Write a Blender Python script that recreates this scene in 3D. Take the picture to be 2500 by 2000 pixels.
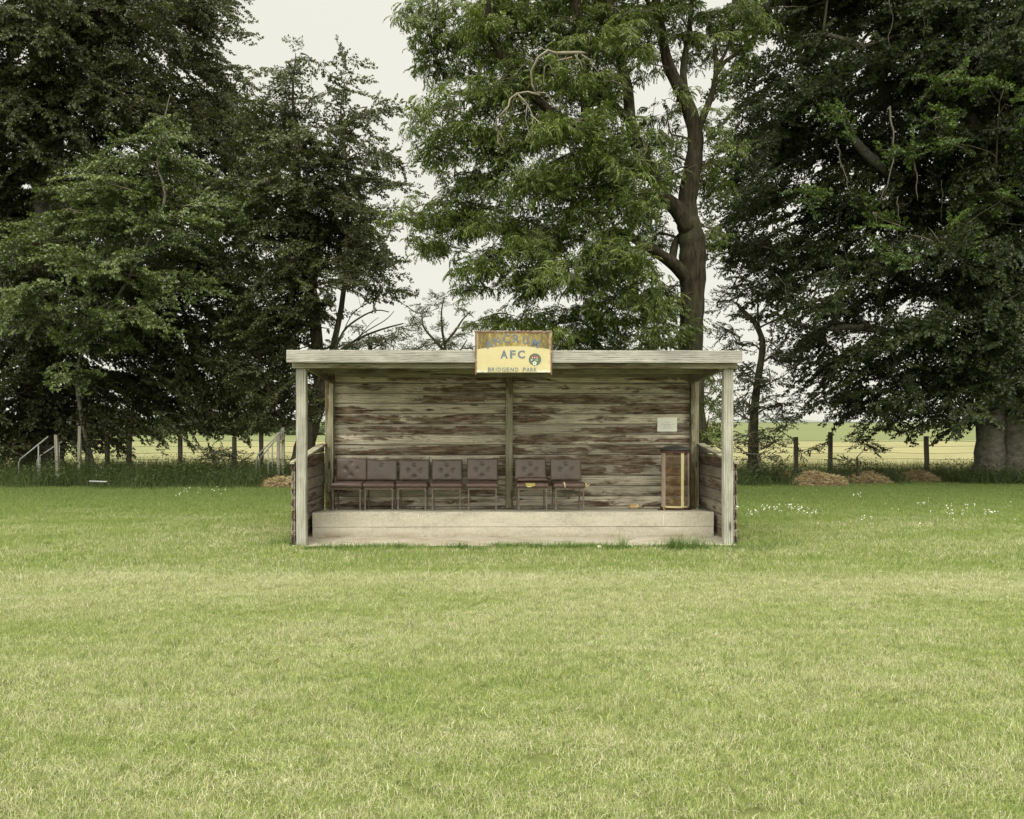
import bpy, bmesh, math, random
import numpy as np
from mathutils import Vector, Matrix, Euler

random.seed(7)
rng = np.random.default_rng(11)
for o in list(bpy.data.objects):
    bpy.data.objects.remove(o, do_unlink=True)
scene = bpy.context.scene
COL = scene.collection
R = math.radians

# ------------------------------------------------------------------ camera
F = 2200.0            # focal length in pixels of a 2500 px wide frame
HC = 1.65             # eye height
HV = 1029.0           # row of the horizon
cd = bpy.data.cameras.new('camera')
cam = bpy.data.objects.new('camera', cd)
COL.objects.link(cam)
cam.location = (0, 0, HC)
cam.rotation_euler = (R(90), 0, 0)
cd.sensor_width = 36
cd.lens = 36 * F / 2500
cd.shift_y = (HV - 1000) / 2500
cd.clip_start = 0.1
cd.clip_end = 6000
scene.camera = cam

# ------------------------------------------------------------------ world, sun, exposure
w = bpy.data.worlds.new('World')
scene.world = w
w.use_nodes = True
nt = w.node_tree
nt.nodes.clear()
SUN_EL, SUN_ROT = R(52), R(200)
out = nt.nodes.new('ShaderNodeOutputWorld')
bg = nt.nodes.new('ShaderNodeBackground')
bg.inputs['Strength'].default_value = 0.12
sky = nt.nodes.new('ShaderNodeTexSky')
sky.sky_type = 'NISHITA'
sky.sun_disc = False
sky.sun_elevation = SUN_EL
sky.sun_rotation = SUN_ROT
tc = nt.nodes.new('ShaderNodeTexCoord')
sep = nt.nodes.new('ShaderNodeSeparateXYZ')
nt.links.new(tc.outputs['Generated'], sep.inputs[0])
mr = nt.nodes.new('ShaderNodeMapRange')
mr.interpolation_type = 'SMOOTHSTEP'
nt.links.new(sep.outputs['Z'], mr.inputs['Value'])
mr.inputs['From Min'].default_value = 0.40
mr.inputs['From Max'].default_value = 1.0
mr.inputs['To Min'].default_value = 7.55
mr.inputs['To Max'].default_value = 22.0
cn = nt.nodes.new('ShaderNodeTexNoise')
cn.inputs['Scale'].default_value = 1.6
cn.inputs['Detail'].default_value = 3
nt.links.new(tc.outputs['Generated'], cn.inputs['Vector'])
cm = nt.nodes.new('ShaderNodeMapRange')
cm.inputs['To Min'].default_value = 0.95
cm.inputs['To Max'].default_value = 1.05
nt.links.new(cn.outputs['Fac'], cm.inputs['Value'])
mu = nt.nodes.new('ShaderNodeMath'); mu.operation = 'MULTIPLY'
nt.links.new(mr.outputs[0], mu.inputs[0]); nt.links.new(cm.outputs[0], mu.inputs[1])
# the cloud is brighter on the side where the sun stands behind it (behind the camera)
dt = nt.nodes.new('ShaderNodeVectorMath'); dt.operation = 'DOT_PRODUCT'
nt.links.new(tc.outputs['Generated'], dt.inputs[0]); dt.inputs[1].default_value = (-.22, -.62, .75)
gl = nt.nodes.new('ShaderNodeMapRange'); gl.interpolation_type = 'SMOOTHSTEP'
nt.links.new(dt.outputs['Value'], gl.inputs['Value'])
gl.inputs['From Min'].default_value = 0.1; gl.inputs['From Max'].default_value = 1.0
gl.inputs['To Min'].default_value = 1.0; gl.inputs['To Max'].default_value = 2.9
mu2 = nt.nodes.new('ShaderNodeMath'); mu2.operation = 'MULTIPLY'
nt.links.new(mu.outputs[0], mu2.inputs[0]); nt.links.new(gl.outputs[0], mu2.inputs[1])
mu = mu2
vs = nt.nodes.new('ShaderNodeVectorMath'); vs.operation = 'SCALE'
vs.inputs[0].default_value = (1.0, 0.985, 0.86)
nt.links.new(mu.outputs[0], vs.inputs['Scale'])
mx = nt.nodes.new('ShaderNodeMixRGB')
mx.inputs['Fac'].default_value = 0.93
nt.links.new(sky.outputs[0], mx.inputs['Color1'])
nt.links.new(vs.outputs[0], mx.inputs['Color2'])
nt.links.new(mx.outputs[0], bg.inputs['Color'])
nt.links.new(bg.outputs[0], out.inputs['Surface'])

sd = bpy.data.lights.new('sun', 'SUN')
sd.energy = .8
sd.angle = R(20)
sd.color = (1.0, 0.95, 0.88)
sun = bpy.data.objects.new('sun', sd)
COL.objects.link(sun)
# light comes from behind the camera, a little to the left, high up
sun.rotation_euler = Euler((R(38), 0, R(-20)))

scene.view_settings.view_transform = 'Standard'
scene.view_settings.look = 'None'
scene.view_settings.exposure = 0.0
scene.view_settings.gamma = 1.0
scene.render.engine = 'CYCLES'
scene.cycles.max_bounces = 6
scene.cycles.diffuse_bounces = 3
scene.cycles.glossy_bounces = 2
scene.cycles.transmission_bounces = 3
scene.cycles.transparent_max_bounces = 6

# ------------------------------------------------------------------ helpers
def lin(c):
    c = [x / 255 for x in c]
    return tuple(x / 12.92 if x <= .04045 else ((x + .055) / 1.055) ** 2.4 for x in c) + (1,)

def at(u, v, D):
    """point seen at pixel (u, v) of the photo at depth D"""
    return Vector(((u - 1250) * D / F, D, HC - (v - HV) * D / F))

def tag(o, label=None, cat=None, group=None, kind=None):
    if label: o['label'] = label
    if cat: o['category'] = cat
    if group: o['group'] = group
    if kind: o['kind'] = kind
    return o

def thing(name, label, cat, loc=(0, 0, 0), rotz=0, group=None):
    o = bpy.data.objects.new(name, None)
    o.empty_display_size = .2
    COL.objects.link(o)
    o.location = loc
    o.rotation_euler = (0, 0, rotz)
    return tag(o, label, cat, group)

class MB:
    def __init__(s): s.v = []; s.f = []
    def add(s, vs, fs, M=None):
        b = len(s.v)
        for p in vs:
            p = Vector(p)
            s.v.append(tuple(M @ p if M else p))
        for f in fs: s.f.append(tuple(i + b for i in f))
    def box(s, x0, x1, y0, y1, z0, z1, M=None):
        vs = [(x, y, z) for x in (x0, x1) for y in (y0, y1) for z in (z0, z1)]
        s.add(vs, [(0,1,3,2),(4,6,7,5),(0,4,5,1),(2,3,7,6),(0,2,6,4),(1,5,7,3)], M)
    def tube(s, pts, rad, n=6, caps=True, M=None):
        pts = [Vector(p) for p in pts]
        if not hasattr(rad, '__len__'): rad = [rad] * len(pts)
        vs = []; fs = []
        ref = Vector((0.3, 0.9, 0.2)).normalized()
        for i, p in enumerate(pts):
            a = pts[max(i - 1, 0)]; b = pts[min(i + 1, len(pts) - 1)]
            t = (b - a)
            if t.length < 1e-9: t = Vector((0, 0, 1))
            t.normalize()
            e1 = t.cross(ref)
            if e1.length < .1: e1 = t.cross(Vector((1, 0, 0)))
            e1.normalize(); e2 = t.cross(e1)
            for k in range(n):
                an = 2 * math.pi * k / n
                vs.append(p + (e1 * math.cos(an) + e2 * math.sin(an)) * rad[i])
        for i in range(len(pts) - 1):
            for k in range(n):
                fs.append((i*n+k, i*n+(k+1) % n, (i+1)*n+(k+1) % n, (i+1)*n+k))
        if caps:
            fs.append(tuple(range(n))); fs.append(tuple((len(pts)-1)*n + k for k in reversed(range(n))))
        s.add(vs, fs, M)
    def lathe(s, prof, n=32, M=None, caps=False):
        vs = []; fs = []
        for r, z in prof:
            for k in range(n):
                a = 2 * math.pi * k / n
                vs.append((r * math.cos(a), r * math.sin(a), z))
        for i in range(len(prof) - 1):
            for k in range(n):
                fs.append((i*n+k, i*n+(k+1) % n, (i+1)*n+(k+1) % n, (i+1)*n+k))
        if caps:
            fs.append(tuple(reversed(range(n)))); fs.append(tuple((len(prof)-1)*n + k for k in range(n)))
        s.add(vs, fs, M)
    def build(s, name, mat, parent=None, bevel=0, smooth=False, seg=2):
        me = bpy.data.meshes.new(name)
        me.from_pydata(s.v, [], s.f)
        bm = bmesh.new(); bm.from_mesh(me)
        bmesh.ops.recalc_face_normals(bm, faces=bm.faces)
        bm.to_mesh(me); bm.free()
        if mat: me.materials.append(mat)
        o = bpy.data.objects.new(name, me)
        COL.objects.link(o)
        if parent: o.parent = parent
        if smooth: me.polygons.foreach_set('use_smooth', [True] * len(me.polygons))
        if bevel:
            m = o.modifiers.new('b', 'BEVEL'); m.width = bevel; m.segments = seg; m.limit_method = 'ANGLE'
        return o

def quads(name, P, rnd, mat, parent=None):
    """P: (n, k, 3) polygons, rnd: (n,) value per polygon -> one mesh, fast"""
    n, k, _ = P.shape
    me = bpy.data.meshes.new(name)
    me.vertices.add(n * k)
    me.vertices.foreach_set('co', P.astype(np.float32).ravel())
    me.loops.add(n * k)
    me.loops.foreach_set('vertex_index', np.arange(n * k, dtype=np.int32))
    me.polygons.add(n)
    me.polygons.foreach_set('loop_start', np.arange(0, n * k, k, dtype=np.int32))
    me.update(calc_edges=True)
    a = me.attributes.new('rnd', 'FLOAT', 'FACE')
    a.data.foreach_set('value', rnd.astype(np.float32))
    if mat: me.materials.append(mat)
    o = bpy.data.objects.new(name, me)
    COL.objects.link(o)
    if parent: o.parent = parent
    return o

# ------------------------------------------------------------------ material kit
class NT:
    def __init__(s, name, rough=.8, spec=.3):
        s.m = bpy.data.materials.new(name); s.m.use_nodes = True
        s.t = s.m.node_tree; s.N = s.t.nodes; s.L = s.t.links
        s.b = s.N['Principled BSDF']
        s.b.inputs['Roughness'].default_value = rough
        s.b.inputs['Specular IOR Level'].default_value = spec
        s.out = s.N['Material Output']
    def n(s, typ, ins=None, **props):
        nd = s.N.new('ShaderNode' + typ)
        for k, v in props.items(): setattr(nd, k, v)
        for k, v in (ins or {}).items():
            if isinstance(v, bpy.types.NodeSocket): s.L.new(v, nd.inputs[k])
            else: nd.inputs[k].default_value = v
        return nd
    def obj(s): return s.n('TexCoord').outputs['Object']
    def pos(s): return s.n('NewGeometry').outputs['Position']
    def map(s, vec, sc=(1, 1, 1), loc=(0, 0, 0)):
        return s.n('Mapping', {'Vector': vec, 'Scale': sc, 'Location': loc}).outputs[0]
    def noise(s, vec, sc=1, det=4, rough=.6, dist=0):
        return s.n('TexNoise', {'Vector': vec, 'Scale': sc, 'Detail': det, 'Roughness': rough, 'Distortion': dist}).outputs['Fac']
    def ramp(s, fac, stops):
        nd = s.n('ValToRGB', {'Fac': fac})
        e = nd.color_ramp.elements
        while len(e) > 1: e.remove(e[-1])
        e[0].position, e[0].color = stops[0][0], col4(stops[0][1])
        for p, c in stops[1:]:
            x = e.new(p); x.color = col4(c)
        return nd.outputs[0]
    def mix(s, f, a, b, mode='MIX'):
        return s.n('MixRGB', {'Fac': f, 'Color1': a if isinstance(a, bpy.types.NodeSocket) else col4(a),
                              'Color2': b if isinstance(b, bpy.types.NodeSocket) else col4(b)}, blend_type=mode).outputs[0]
    def math(s, op, a, b=0.0, clamp=False):
        return s.n('Math', {0: a, 1: b}, operation=op, use_clamp=clamp).outputs[0]
    def range(s, v, a, b, c=0, d=1):
        return s.n('MapRange', {'Value': v, 'From Min': a, 'From Max': b, 'To Min': c, 'To Max': d}).outputs[0]
    def sep(s, v):
        return s.n('SeparateXYZ', {0: v}).outputs
    def col(s, c):
        if isinstance(c, bpy.types.NodeSocket): s.L.new(c, s.b.inputs['Base Color'])
        else: s.b.inputs['Base Color'].default_value = col4(c)
        return s
    def bump(s, h, strength=.3, dist=.01):
        bp = s.n('Bump', {'Height': h, 'Strength': strength, 'Distance': dist})
        s.L.new(bp.outputs[0], s.b.inputs['Normal']); return s

def col4(c):
    if isinstance(c, (int, float)): return (c, c, c, 1)
    if max(c) > 1.01: return lin(c)
    return tuple(c)[:3] + (1,)

def wood(name, light, dark, brown, amt, axis='X', pitch=None, fine=1.0, rough=.85, green=0.0):
    """weathered timber: grain along one axis, brown unweathered patches per board"""
    k = NT(name, rough, .2)
    p = k.obj()
    x, y, z = k.sep(p)
    if axis == 'Z': al, a, b = z, x, y
    elif axis == 'Y': al, a, b = y, z, x
    else: al, a, b = x, z, y
    bid = 0.0
    if pitch:
        bid = k.math('FLOOR', k.math('DIVIDE', k.math('ADD', a, 10 * pitch), pitch))
        wn = k.n('TexWhiteNoise', {'W': bid}, noise_dimensions='1D').outputs['Value']
        al2 = k.math('ADD', al, k.math('MULTIPLY', wn, 37.0))
        a2 = k.math('ADD', a, k.math('MULTIPLY', wn, 3.0))
    else:
        al2, a2 = al, a
    v = k.n('CombineXYZ', {0: al2, 1: a2, 2: b}).outputs[0]
    g = k.noise(k.map(v, (1.3 * fine, 26 * fine, 26 * fine)), 2.2, 7, .68, .35)
    wv = k.n('TexWave', {'Vector': k.map(v, (.5, 6.5, 3)), 'Scale': 2.1, 'Distortion': 7.0, 'Detail': 3.0, 'Detail Scale': 1.2},
             wave_type='BANDS', bands_direction='Y').outputs['Fac']
    gg = k.math('ADD', k.math('MULTIPLY', g, .72), k.math('MULTIPLY', wv, .28))
    base = k.ramp(gg, [(.30, dark), (.47, light), (.75, tuple(min(255, c * 1.10) for c in light))])
    if pitch:
        base = k.mix(k.range(wn, 0, 1, 0, .55), base, tuple(c * .62 for c in light))
    cracks = k.noise(k.map(v, (2.0, 75, 60)), 1.6, 4, .6, .2)
    base = k.mix(k.range(cracks, .36, .30, 0, .75), base, tuple(c * .33 for c in dark))
    # patches
    if amt > 0:
        pn = k.noise(k.map(v, (1.9, 9.0, 2)), 1.25, 9, .70, 1.1)
        big = k.noise(k.map(v, (.55, 2.2, 2)), 1.1, 2, .5, .3)
        s_ = k.math('ADD', k.math('ADD', k.math('MULTIPLY', pn, .95), k.math('MULTIPLY', big, 1.5)), -.725)
        if pitch:
            fr = k.math('FRACT', k.math('DIVIDE', k.math('ADD', a, 10 * pitch), pitch))
            e = k.math('ABSOLUTE', k.math('SUBTRACT', fr, .42))
            s_ = k.math('SUBTRACT', s_, k.math('MULTIPLY', k.math('POWER', e, 2.0), .9))
        edge = .58 - amt * .16
        f = k.range(s_, edge - .015, edge + .07, 0, 1)
        bc = k.ramp(gg, [(.30, tuple(c * .40 for c in brown)), (.5, brown), (.75, tuple(min(255, c * 1.35) for c in brown))])
        rim = k.math('MULTIPLY', k.range(s_, edge, edge + .02), k.range(s_, edge + .07, edge + .02))
        bc = k.mix(k.math('MULTIPLY', rim, .55), bc, tuple(c * .42 for c in brown))
        mott = k.range(k.noise(k.map(v, (3, 16, 4)), 1.3, 5, .7), .35, .6, .5, 1.0)
        base = k.mix(k.math('MULTIPLY', f, mott), base, bc)
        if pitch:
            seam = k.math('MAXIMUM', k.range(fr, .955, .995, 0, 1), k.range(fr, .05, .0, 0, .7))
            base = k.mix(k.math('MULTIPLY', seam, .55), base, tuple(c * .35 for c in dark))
    # knots
    vo = k.n('TexVoronoi', {'Vector': k.map(v, (1.4, 5.2, 5.2)), 'Scale': 1.0, 'Randomness': 1.0}).outputs['Distance']
    base = k.mix(k.range(vo, .13, .07, 0, .8), base, tuple(c * .38 for c in dark))
    bl = k.noise(k.map(v, (1.0, 1.6, 1.6)), 1.8, 5, .65)
    base = k.mix(k.range(bl, .40, .66, 0, .42), base, tuple(c * .62 for c in dark))
    if green:
        gn = k.noise(k.map(v, (1, 2, 2), (5, 3, 1)), 2.6, 5, .7)
        base = k.mix(k.range(gn, .46, .64, 0, green), base, (98, 104, 66))
    k.col(base)
    k.bump(k.math('ADD', gg, k.math('MULTIPLY', cracks, .8)), .45, .006)
    return k.m

def leafmat(name, cols, rough=.45, trans=.25, spec=.4, patch=.6, tcol=(.16, .22, .03)):
    k = NT(name, rough, spec)
    at_ = k.n('Attribute', attribute_name='rnd').outputs['Fac']
    nz = k.noise(k.pos(), patch, 3, .6)
    f = k.math('ADD', k.math('MULTIPLY', at_, .6), k.math('MULTIPLY', nz, .5))
    c = k.ramp(f, [(.2, cols[0]), (.55, cols[1]), (.85, cols[2]), (1.0, cols[3])])
    k.col(c)
    tr = k.n('BsdfTranslucent', {'Color': k.mix(.6, c, tcol)})
    ms = k.n('MixShader', {0: trans, 1: k.b.outputs[0], 2: tr.outputs[0]})
    k.L.new(ms.outputs[0], k.out.inputs['Surface'])
    return k.m

def plain(name, c, rough=.6, var=.25, sc=14, spec=.3, metal=0, spots=None, bump=.0):
    k = NT(name, rough, spec)
    nz = k.noise(k.obj(), sc, 5, .65)
    c1 = col4(c)
    cc = k.ramp(nz, [(.3, tuple(x * (1 - var) for x in c1[:3])), (.7, tuple(min(1, x * (1 + var)) for x in c1[:3]))])
    if spots:
        n2 = k.noise(k.map(k.obj(), (1, 1, 1), (3, 7, 2)), spots[1], 5, .7)
        cc = k.mix(k.range(n2, spots[2], spots[2] + .05, 0, .9), cc, spots[0])
    k.col(cc)
    k.b.inputs['Metallic'].default_value = metal
    if bump: k.bump(nz, bump, .004)
    return k.m

# ------------------------------------------------------------------ ground
def sheet(name, x0, x1, y0, y1, z, mat, nx=1, ny=1):
    b = MB()
    for j in range(ny + 1):
        for i in range(nx + 1):
            b.v.append((x0 + (x1 - x0) * i / nx, y0 + (y1 - y0) * j / ny, z))
    for j in range(ny):
        for i in range(nx):
            a = j * (nx + 1) + i
            b.f.append((a, a + 1, a + nx + 2, a + nx + 1))
    return b.build(name, mat)

MOW = 9.75     # the mown edge lies this far from the camera

def straw_amount(k, p):
    """how much dry grass there is at a place on the lawn"""
    a = k.noise(k.map(p, (.38, 1.0, 1)), 1.0, 4, .62, .4)
    b = k.noise(k.map(p, (1.5, 3.4, 1), (4, 2, 0)), 1.3, 4, .65, .3)
    y = k.sep(p)[1]
    wob = k.math('MULTIPLY', k.math('SUBTRACT', k.noise(k.map(p, (.5, .3, 0)), 1.0, 5), .5), 1.3)
    yy = k.math('ADD', y, wob)
    s_ = k.math('ADD', k.math('MULTIPLY', a, .6), k.math('MULTIPLY', b, .45))
    s_ = k.range(s_, .38, .67, 0.08, .60)
    band = k.math('MULTIPLY', k.range(yy, 8.1, 8.9), k.range(yy, MOW + .02, MOW - .12))
    s_ = k.math('ADD', s_, k.math('MULTIPLY', band, .15))
    far = k.range(yy, MOW - .22, MOW + .22)
    s_ = k.math('SUBTRACT', s_, k.math('MULTIPLY', far, .12))
    green = k.range(yy, 13.5, 20.5)
    s_ = k.math('SUBTRACT', s_, k.math('MULTIPLY', green, .5), True)
    return s_, far, green

def grass_mat(name, ground=False, dark=1.0):
    k = NT(name, .62, .25)
    p = k.pos()
    s_, far, green = straw_amount(k, p)
    rn = k.n('Attribute', attribute_name='rnd').outputs['Fac']
    ri = k.n('ObjectInfo').outputs['Random']
    fine = k.noise(p, 9, 4, .65)
    g1 = k.ramp(k.math('ADD', k.math('MULTIPLY', fine, .55), k.math('MULTIPLY', rn, .45)),
                [(.15, (80, 100, 42)), (.45, (122, 139, 68)), (.75, (162, 172, 104))])
    g2 = k.ramp(k.math('ADD', k.math('MULTIPLY', fine, .6), k.math('MULTIPLY', rn, .4)),
                [(.15, (82, 102, 43)), (.5, (121, 138, 69)), (.8, (162, 170, 102))])
    g3 = k.ramp(rn, [(.1, (62, 80, 38)), (.9, (100, 118, 58))])
    g = k.mix(far, g1, g2)
    g = k.mix(k.math('MULTIPLY', green, .65), g, g3)
    st = k.ramp(rn, [(.0, (152, 150, 112)), (.6, (186, 182, 146)), (1, (222, 218, 190))])
    if ground:
        c = k.mix(k.math('MULTIPLY', s_, .6), g, (150, 134, 90))
        c = k.mix(.6, c, (48, 50, 24))
    else:
        pick = k.math('FRACT', k.math('ADD', k.math('MULTIPLY', rn, 13.7), ri))
        f = k.range(k.math('SUBTRACT', s_, pick), -.07, .07)
        c = k.mix(f, g, st)
    if dark != 1.0: c = k.mix(1.0, c, (dark, dark, dark), 'MULTIPLY')
    k.col(c)
    if not ground:
        tr = k.n('BsdfTranslucent', {'Color': c})
        ms = k.n('MixShader', {0: .22, 1: k.b.outputs[0], 2: tr.outputs[0]})
        k.L.new(ms.outputs[0], k.out.inputs['Surface'])
    else:
        k.bump(k.noise(p, 30, 4), .5, .02)
    return k.m

M_soil = plain('soil', (52, 50, 34), .95, .4, 3, bump=.5)
sheet('ground', -3000, 3000, -60, 4000, -.012, M_soil)['kind'] = 'structure'
M_lawn_base = grass_mat('lawn_base', True)
lawn = sheet('lawn', -40, 40, -20, 24.4, -.004, M_lawn_base); lawn['kind'] = 'structure'

k = NT('field_grass', .9, .1)
p = k.pos(); y_ = k.sep(p)[1]
n1 = k.noise(k.map(p, (.10, .35, 1)), 1.0, 6, .7, .3)
n2 = k.noise(k.map(p, (2.2, 5, 1)), 1.0, 5, .7)
c = k.ramp(k.math('ADD', k.math('MULTIPLY', n1, .6), k.math('MULTIPLY', n2, .4)),
           [(.33, (96, 98, 64)), (.5, (122, 118, 84)), (.68, (136, 130, 98))])
gr = k.ramp(n1, [(.3, (84, 92, 58)), (.7, (104, 108, 74))])
far1 = k.math('MULTIPLY', k.range(y_, 70, 80), 1.0)
c = k.mix(far1, c, gr)
c = k.mix(k.range(k.noise(k.map(p, (.02, .006, 1)), 1.0, 3), .5, .56, 0, .5), c, (98, 104, 66))
k.col(c)
field = sheet('field', -900, 900, 26.3, 900, .004, k.m); field['kind'] = 'structure'
# low far hills
b = MB()
M_hill = plain('far_hills', (104, 110, 100), .95, .12, .01)
n = 60
for i in range(n + 1):
    x = -1600 + 3200 * i / n
    h = 2.5 + 3 * math.sin(i * .55) + 2.5 * math.sin(i * 1.31 + 1)
    b.v += [(x, 1500, -2), (x, 1560, max(h, 1.5)), (x, 1800, max(h, 1.5) * .8), (x, 1900, -2)]
for i in range(n):
    a = i * 4
    for q in range(3): b.f.append((a + q, a + 4 + q, a + 5 + q, a + 1 + q))
hl = b.build('hills', M_hill, smooth=True); hl['kind'] = 'structure'

# ------------------------------------------------------------------ the shelter
SX, SY, ST = 0.044, 12.0, R(1.1)
SM = Matrix.Translation((SX, SY, 0)) @ Matrix.Rotation(ST, 4, 'Z')
def S(x, y, z): return SM @ Vector((x, y, z))
def loc_at(u, v, y):
    """local shelter coordinates of a pixel on the plane local y"""
    c, s = math.cos(ST), math.sin(ST)
    r = (u - 1250) / F
    # world (X,Y) = (SX + c x - s y, SY + s x + c y), X = r Y
    x = (r * (SY + c * y) - SX + s * y) / (c - r * s)
    Y = SY + s * x + c * y
    return x, HC - (v - HV) * Y / F

W_post = wood('post_wood', (164, 162, 150), (118, 116, 104), (96, 82, 62), 0, 'Z', green=.10)
W_back_post = wood('back_post_wood', (156, 150, 128), (106, 100, 80), (92, 72, 50), .35, 'Z', green=.3)
W_fascia = wood('fascia_wood', (162, 159, 151), (106, 103, 94), (110, 98, 76), 0, 'X', fine=1.5, green=.10)
W_beam = wood('beam_wood', (152, 148, 128), (108, 104, 86), (98, 84, 60), .15, 'X', green=.2)
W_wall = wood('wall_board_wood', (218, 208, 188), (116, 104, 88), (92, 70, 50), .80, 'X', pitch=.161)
W_side = wood('side_board_wood', (158, 148, 132), (104, 96, 84), (80, 58, 46), .90, 'Y', pitch=.165)
W_rafter = wood('rafter_wood', (128, 124, 102), (86, 82, 62), (82, 68, 50), .3, 'Y')

shelter = thing('team_shelter', 'long open-fronted weathered timber dugout shelter on a concrete step behind the mown edge', 'shelter', (SX, SY, 0), ST)
H = 2.92     # half width

def board(b, x0, x1, y0, y1, z0, z1, seg=20, jit=.002, ax='X', tilt=0, top=None):
    """a plank with slightly wandering edges; tilt moves its top edge in y"""
    L = []
    for i in range(seg + 1):
        t = i / seg
        j = [random.uniform(-jit, jit) for _ in range(4)]
        if ax == 'X':
            x = x0 + (x1 - x0) * t
            L.append([(x, y0 + j[0], z0 + j[1]), (x, y1, z0 + j[1]), (x, y1 + tilt, z1 + j[2]), (x, y0 + tilt + j[3], z1 + j[2])])
        else:
            y = y0 + (y1 - y0) * t
            za, zb = z0 + j[1], z1 + j[2]
            if top is not None: zb = min(zb, top(y)); za = min(za, zb - .001)
            L.append([(x0 + j[0], y, za), (x1 + j[0], y, za), (x1 + tilt + j[3], y, zb), (x0 + tilt + j[3], y, zb)])
    base = len(b.v)
    for q in L: b.v += q
    for i in range(seg):
        for q in range(4):
            b.f.append((base + i*4+q, base + i*4+(q+1) % 4, base + (i+1)*4+(q+1) % 4, base + (i+1)*4+q))
    b.f.append((base+3, base+2, base+1, base)); e = base + seg*4; b.f.append((e, e+1, e+2, e+3))

# concrete slab and raised step
k = NT('concrete', .92, .15)
p = k.obj(); x_, y_, z_ = k.sep(p)
n1 = k.noise(k.map(p, (1.0, 1.5, 3)), 1.6, 6, .7, .4)
n2 = k.noise(p, 26, 5, .7)
n3 = k.noise(k.map(p, (6, 6, 26)), 1.5, 4, .6)
c = k.ramp(k.math('ADD', k.math('MULTIPLY', n1, .6), k.math('MULTIPLY', n2, .4)),
           [(.32, (146, 140, 126)), (.5, (176, 170, 154)), (.70, (196, 190, 174))])
c = k.mix(k.range(n3, .35, .25, 0, .35), c, (118, 106, 88))
pits = k.n('TexVoronoi', {'Vector': k.map(p, (34, 34, 60)), 'Scale': 1.0}).outputs['Distance']
pm = k.math('MULTIPLY', k.range(pits, .30, .18), k.range(k.noise(p, 5, 3), .48, .56))
edge = k.math('MAXIMUM', k.range(z_, .06, .015), k.range(z_, .295, .33))
c = k.mix(k.math('MULTIPLY', k.math('MULTIPLY', pm, edge), .85), c, (78, 66, 50))
low = k.math('MULTIPLY', k.range(z_, .10, .02), k.range(n1, .42, .58))
c = k.mix(k.math('MULTIPLY', low, .55), c, (116, 100, 78))
k.col(c); k.bump(k.math('SUBTRACT', n2, k.math('MULTIPLY', k.math('MULTIPLY', pm, edge), 1.2)), .4, .008)
M_conc = k.m
b = MB(); b.box(-2.96, 2.96, -.02, 1.0, -.05, .006); b.build('base_slab', M_conc, shelter, .008)
b = MB()
pw = 2.862
# two pours: a slightly set back upper course above a lower one, top falling gently to the back
segs = 40
for (za, zb, yo) in ((.0065, .149, .857), (.1505, .353, .850)):
    base = len(b.v)
    for i in range(segs + 1):
        x = -pw + 2 * pw * i / segs
        dz = random.uniform(-.0025, .0025); dy = random.uniform(-.003, .003)
        zb2 = zb + (dz if zb > .2 else 0)
        zbk = zb - .068 if zb > .2 else zb
        b.v += [(x, yo + dy, za), (x, yo + dy, zb2 - .006), (x, yo + dy + .008, zb2), (x, 2.12, zbk), (x, 2.12, za)]
    for i in range(segs):
        for q in range(5):
            b.f.append((base+i*5+q, base+i*5+(q+1) % 5, base+(i+1)*5+(q+1) % 5, base+(i+1)*5+q))
    b.f.append(tuple(base + q for q in range(5))); b.f.append(tuple(base + segs*5 + q for q in reversed(range(5))))
b.build('step', M_conc, shelter)
def stepz(y): return .353 - .068 * (y - .858) / 1.262
M_paint = plain('white_paint_mark', (214, 208, 190), .8, .1)
for (u, v0, v1) in ((1021.5, 1255, 1266), (1620.5, 1257, 1283)):
    x, z0 = loc_at(u, v1, .84); _, z1 = loc_at(u, v0, .84)
    b = MB(); b.box(x - .005, x + .005, (.838 if z0 > .15 else .845), .8495, z0, z1)
    b.build('paint_mark', M_paint, shelter)

# posts
def post(x0, x1, y0, y1, z0, z1, mat):
    b = MB()
    n = 14; L = []
    for i in range(n + 1):
        z = z0 + (z1 - z0) * i / n; j = .0022
        d = [random.uniform(-j, j) for _ in range(4)]
        L.append([(x0 + d[0], y0 + d[1], z), (x1 + d[2], y0 + d[1], z), (x1 + d[2], y1 + d[3], z), (x0 + d[0], y1 + d[3], z)])
    for q in L: b.v += q
    for i in range(n):
        for q in range(4): b.f.append((i*4+q, i*4+(q+1) % 4, (i+1)*4+(q+1) % 4, (i+1)*4+q))
    b.f.append((3, 2, 1, 0)); e = n*4; b.f.append((e, e+1, e+2, e+3))
    return b.build('post', mat, shelter, .006)
post(-H + .012, -H + .140, 0, .125, -.02, 2.36, W_post)
post(H - .128, H, 0, .125, -.02, 2.36, W_post)
zb0 = .30
post(-H + .03, -H + .155, 1.95, 2.07, zb0, 2.40, W_back_post)
post(H - .14, H - .02, 1.95, 2.07, zb0, 2.40, W_back_post)
xa, _ = loc_at(1234.8, 1000, 1.97); xb, _ = loc_at(1252, 1000, 1.97)
post(xa, xb, 1.97, 2.07, zb0, 2.40, W_back_post)
b = MB(); b.box(xa + .03, xb - .03, 1.966, 1.974, 1.885, 1.915)
b.build('metal_plate', plain('galvanised_plate', (150, 150, 138), .5, .2, metal=.4), shelter)

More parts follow.
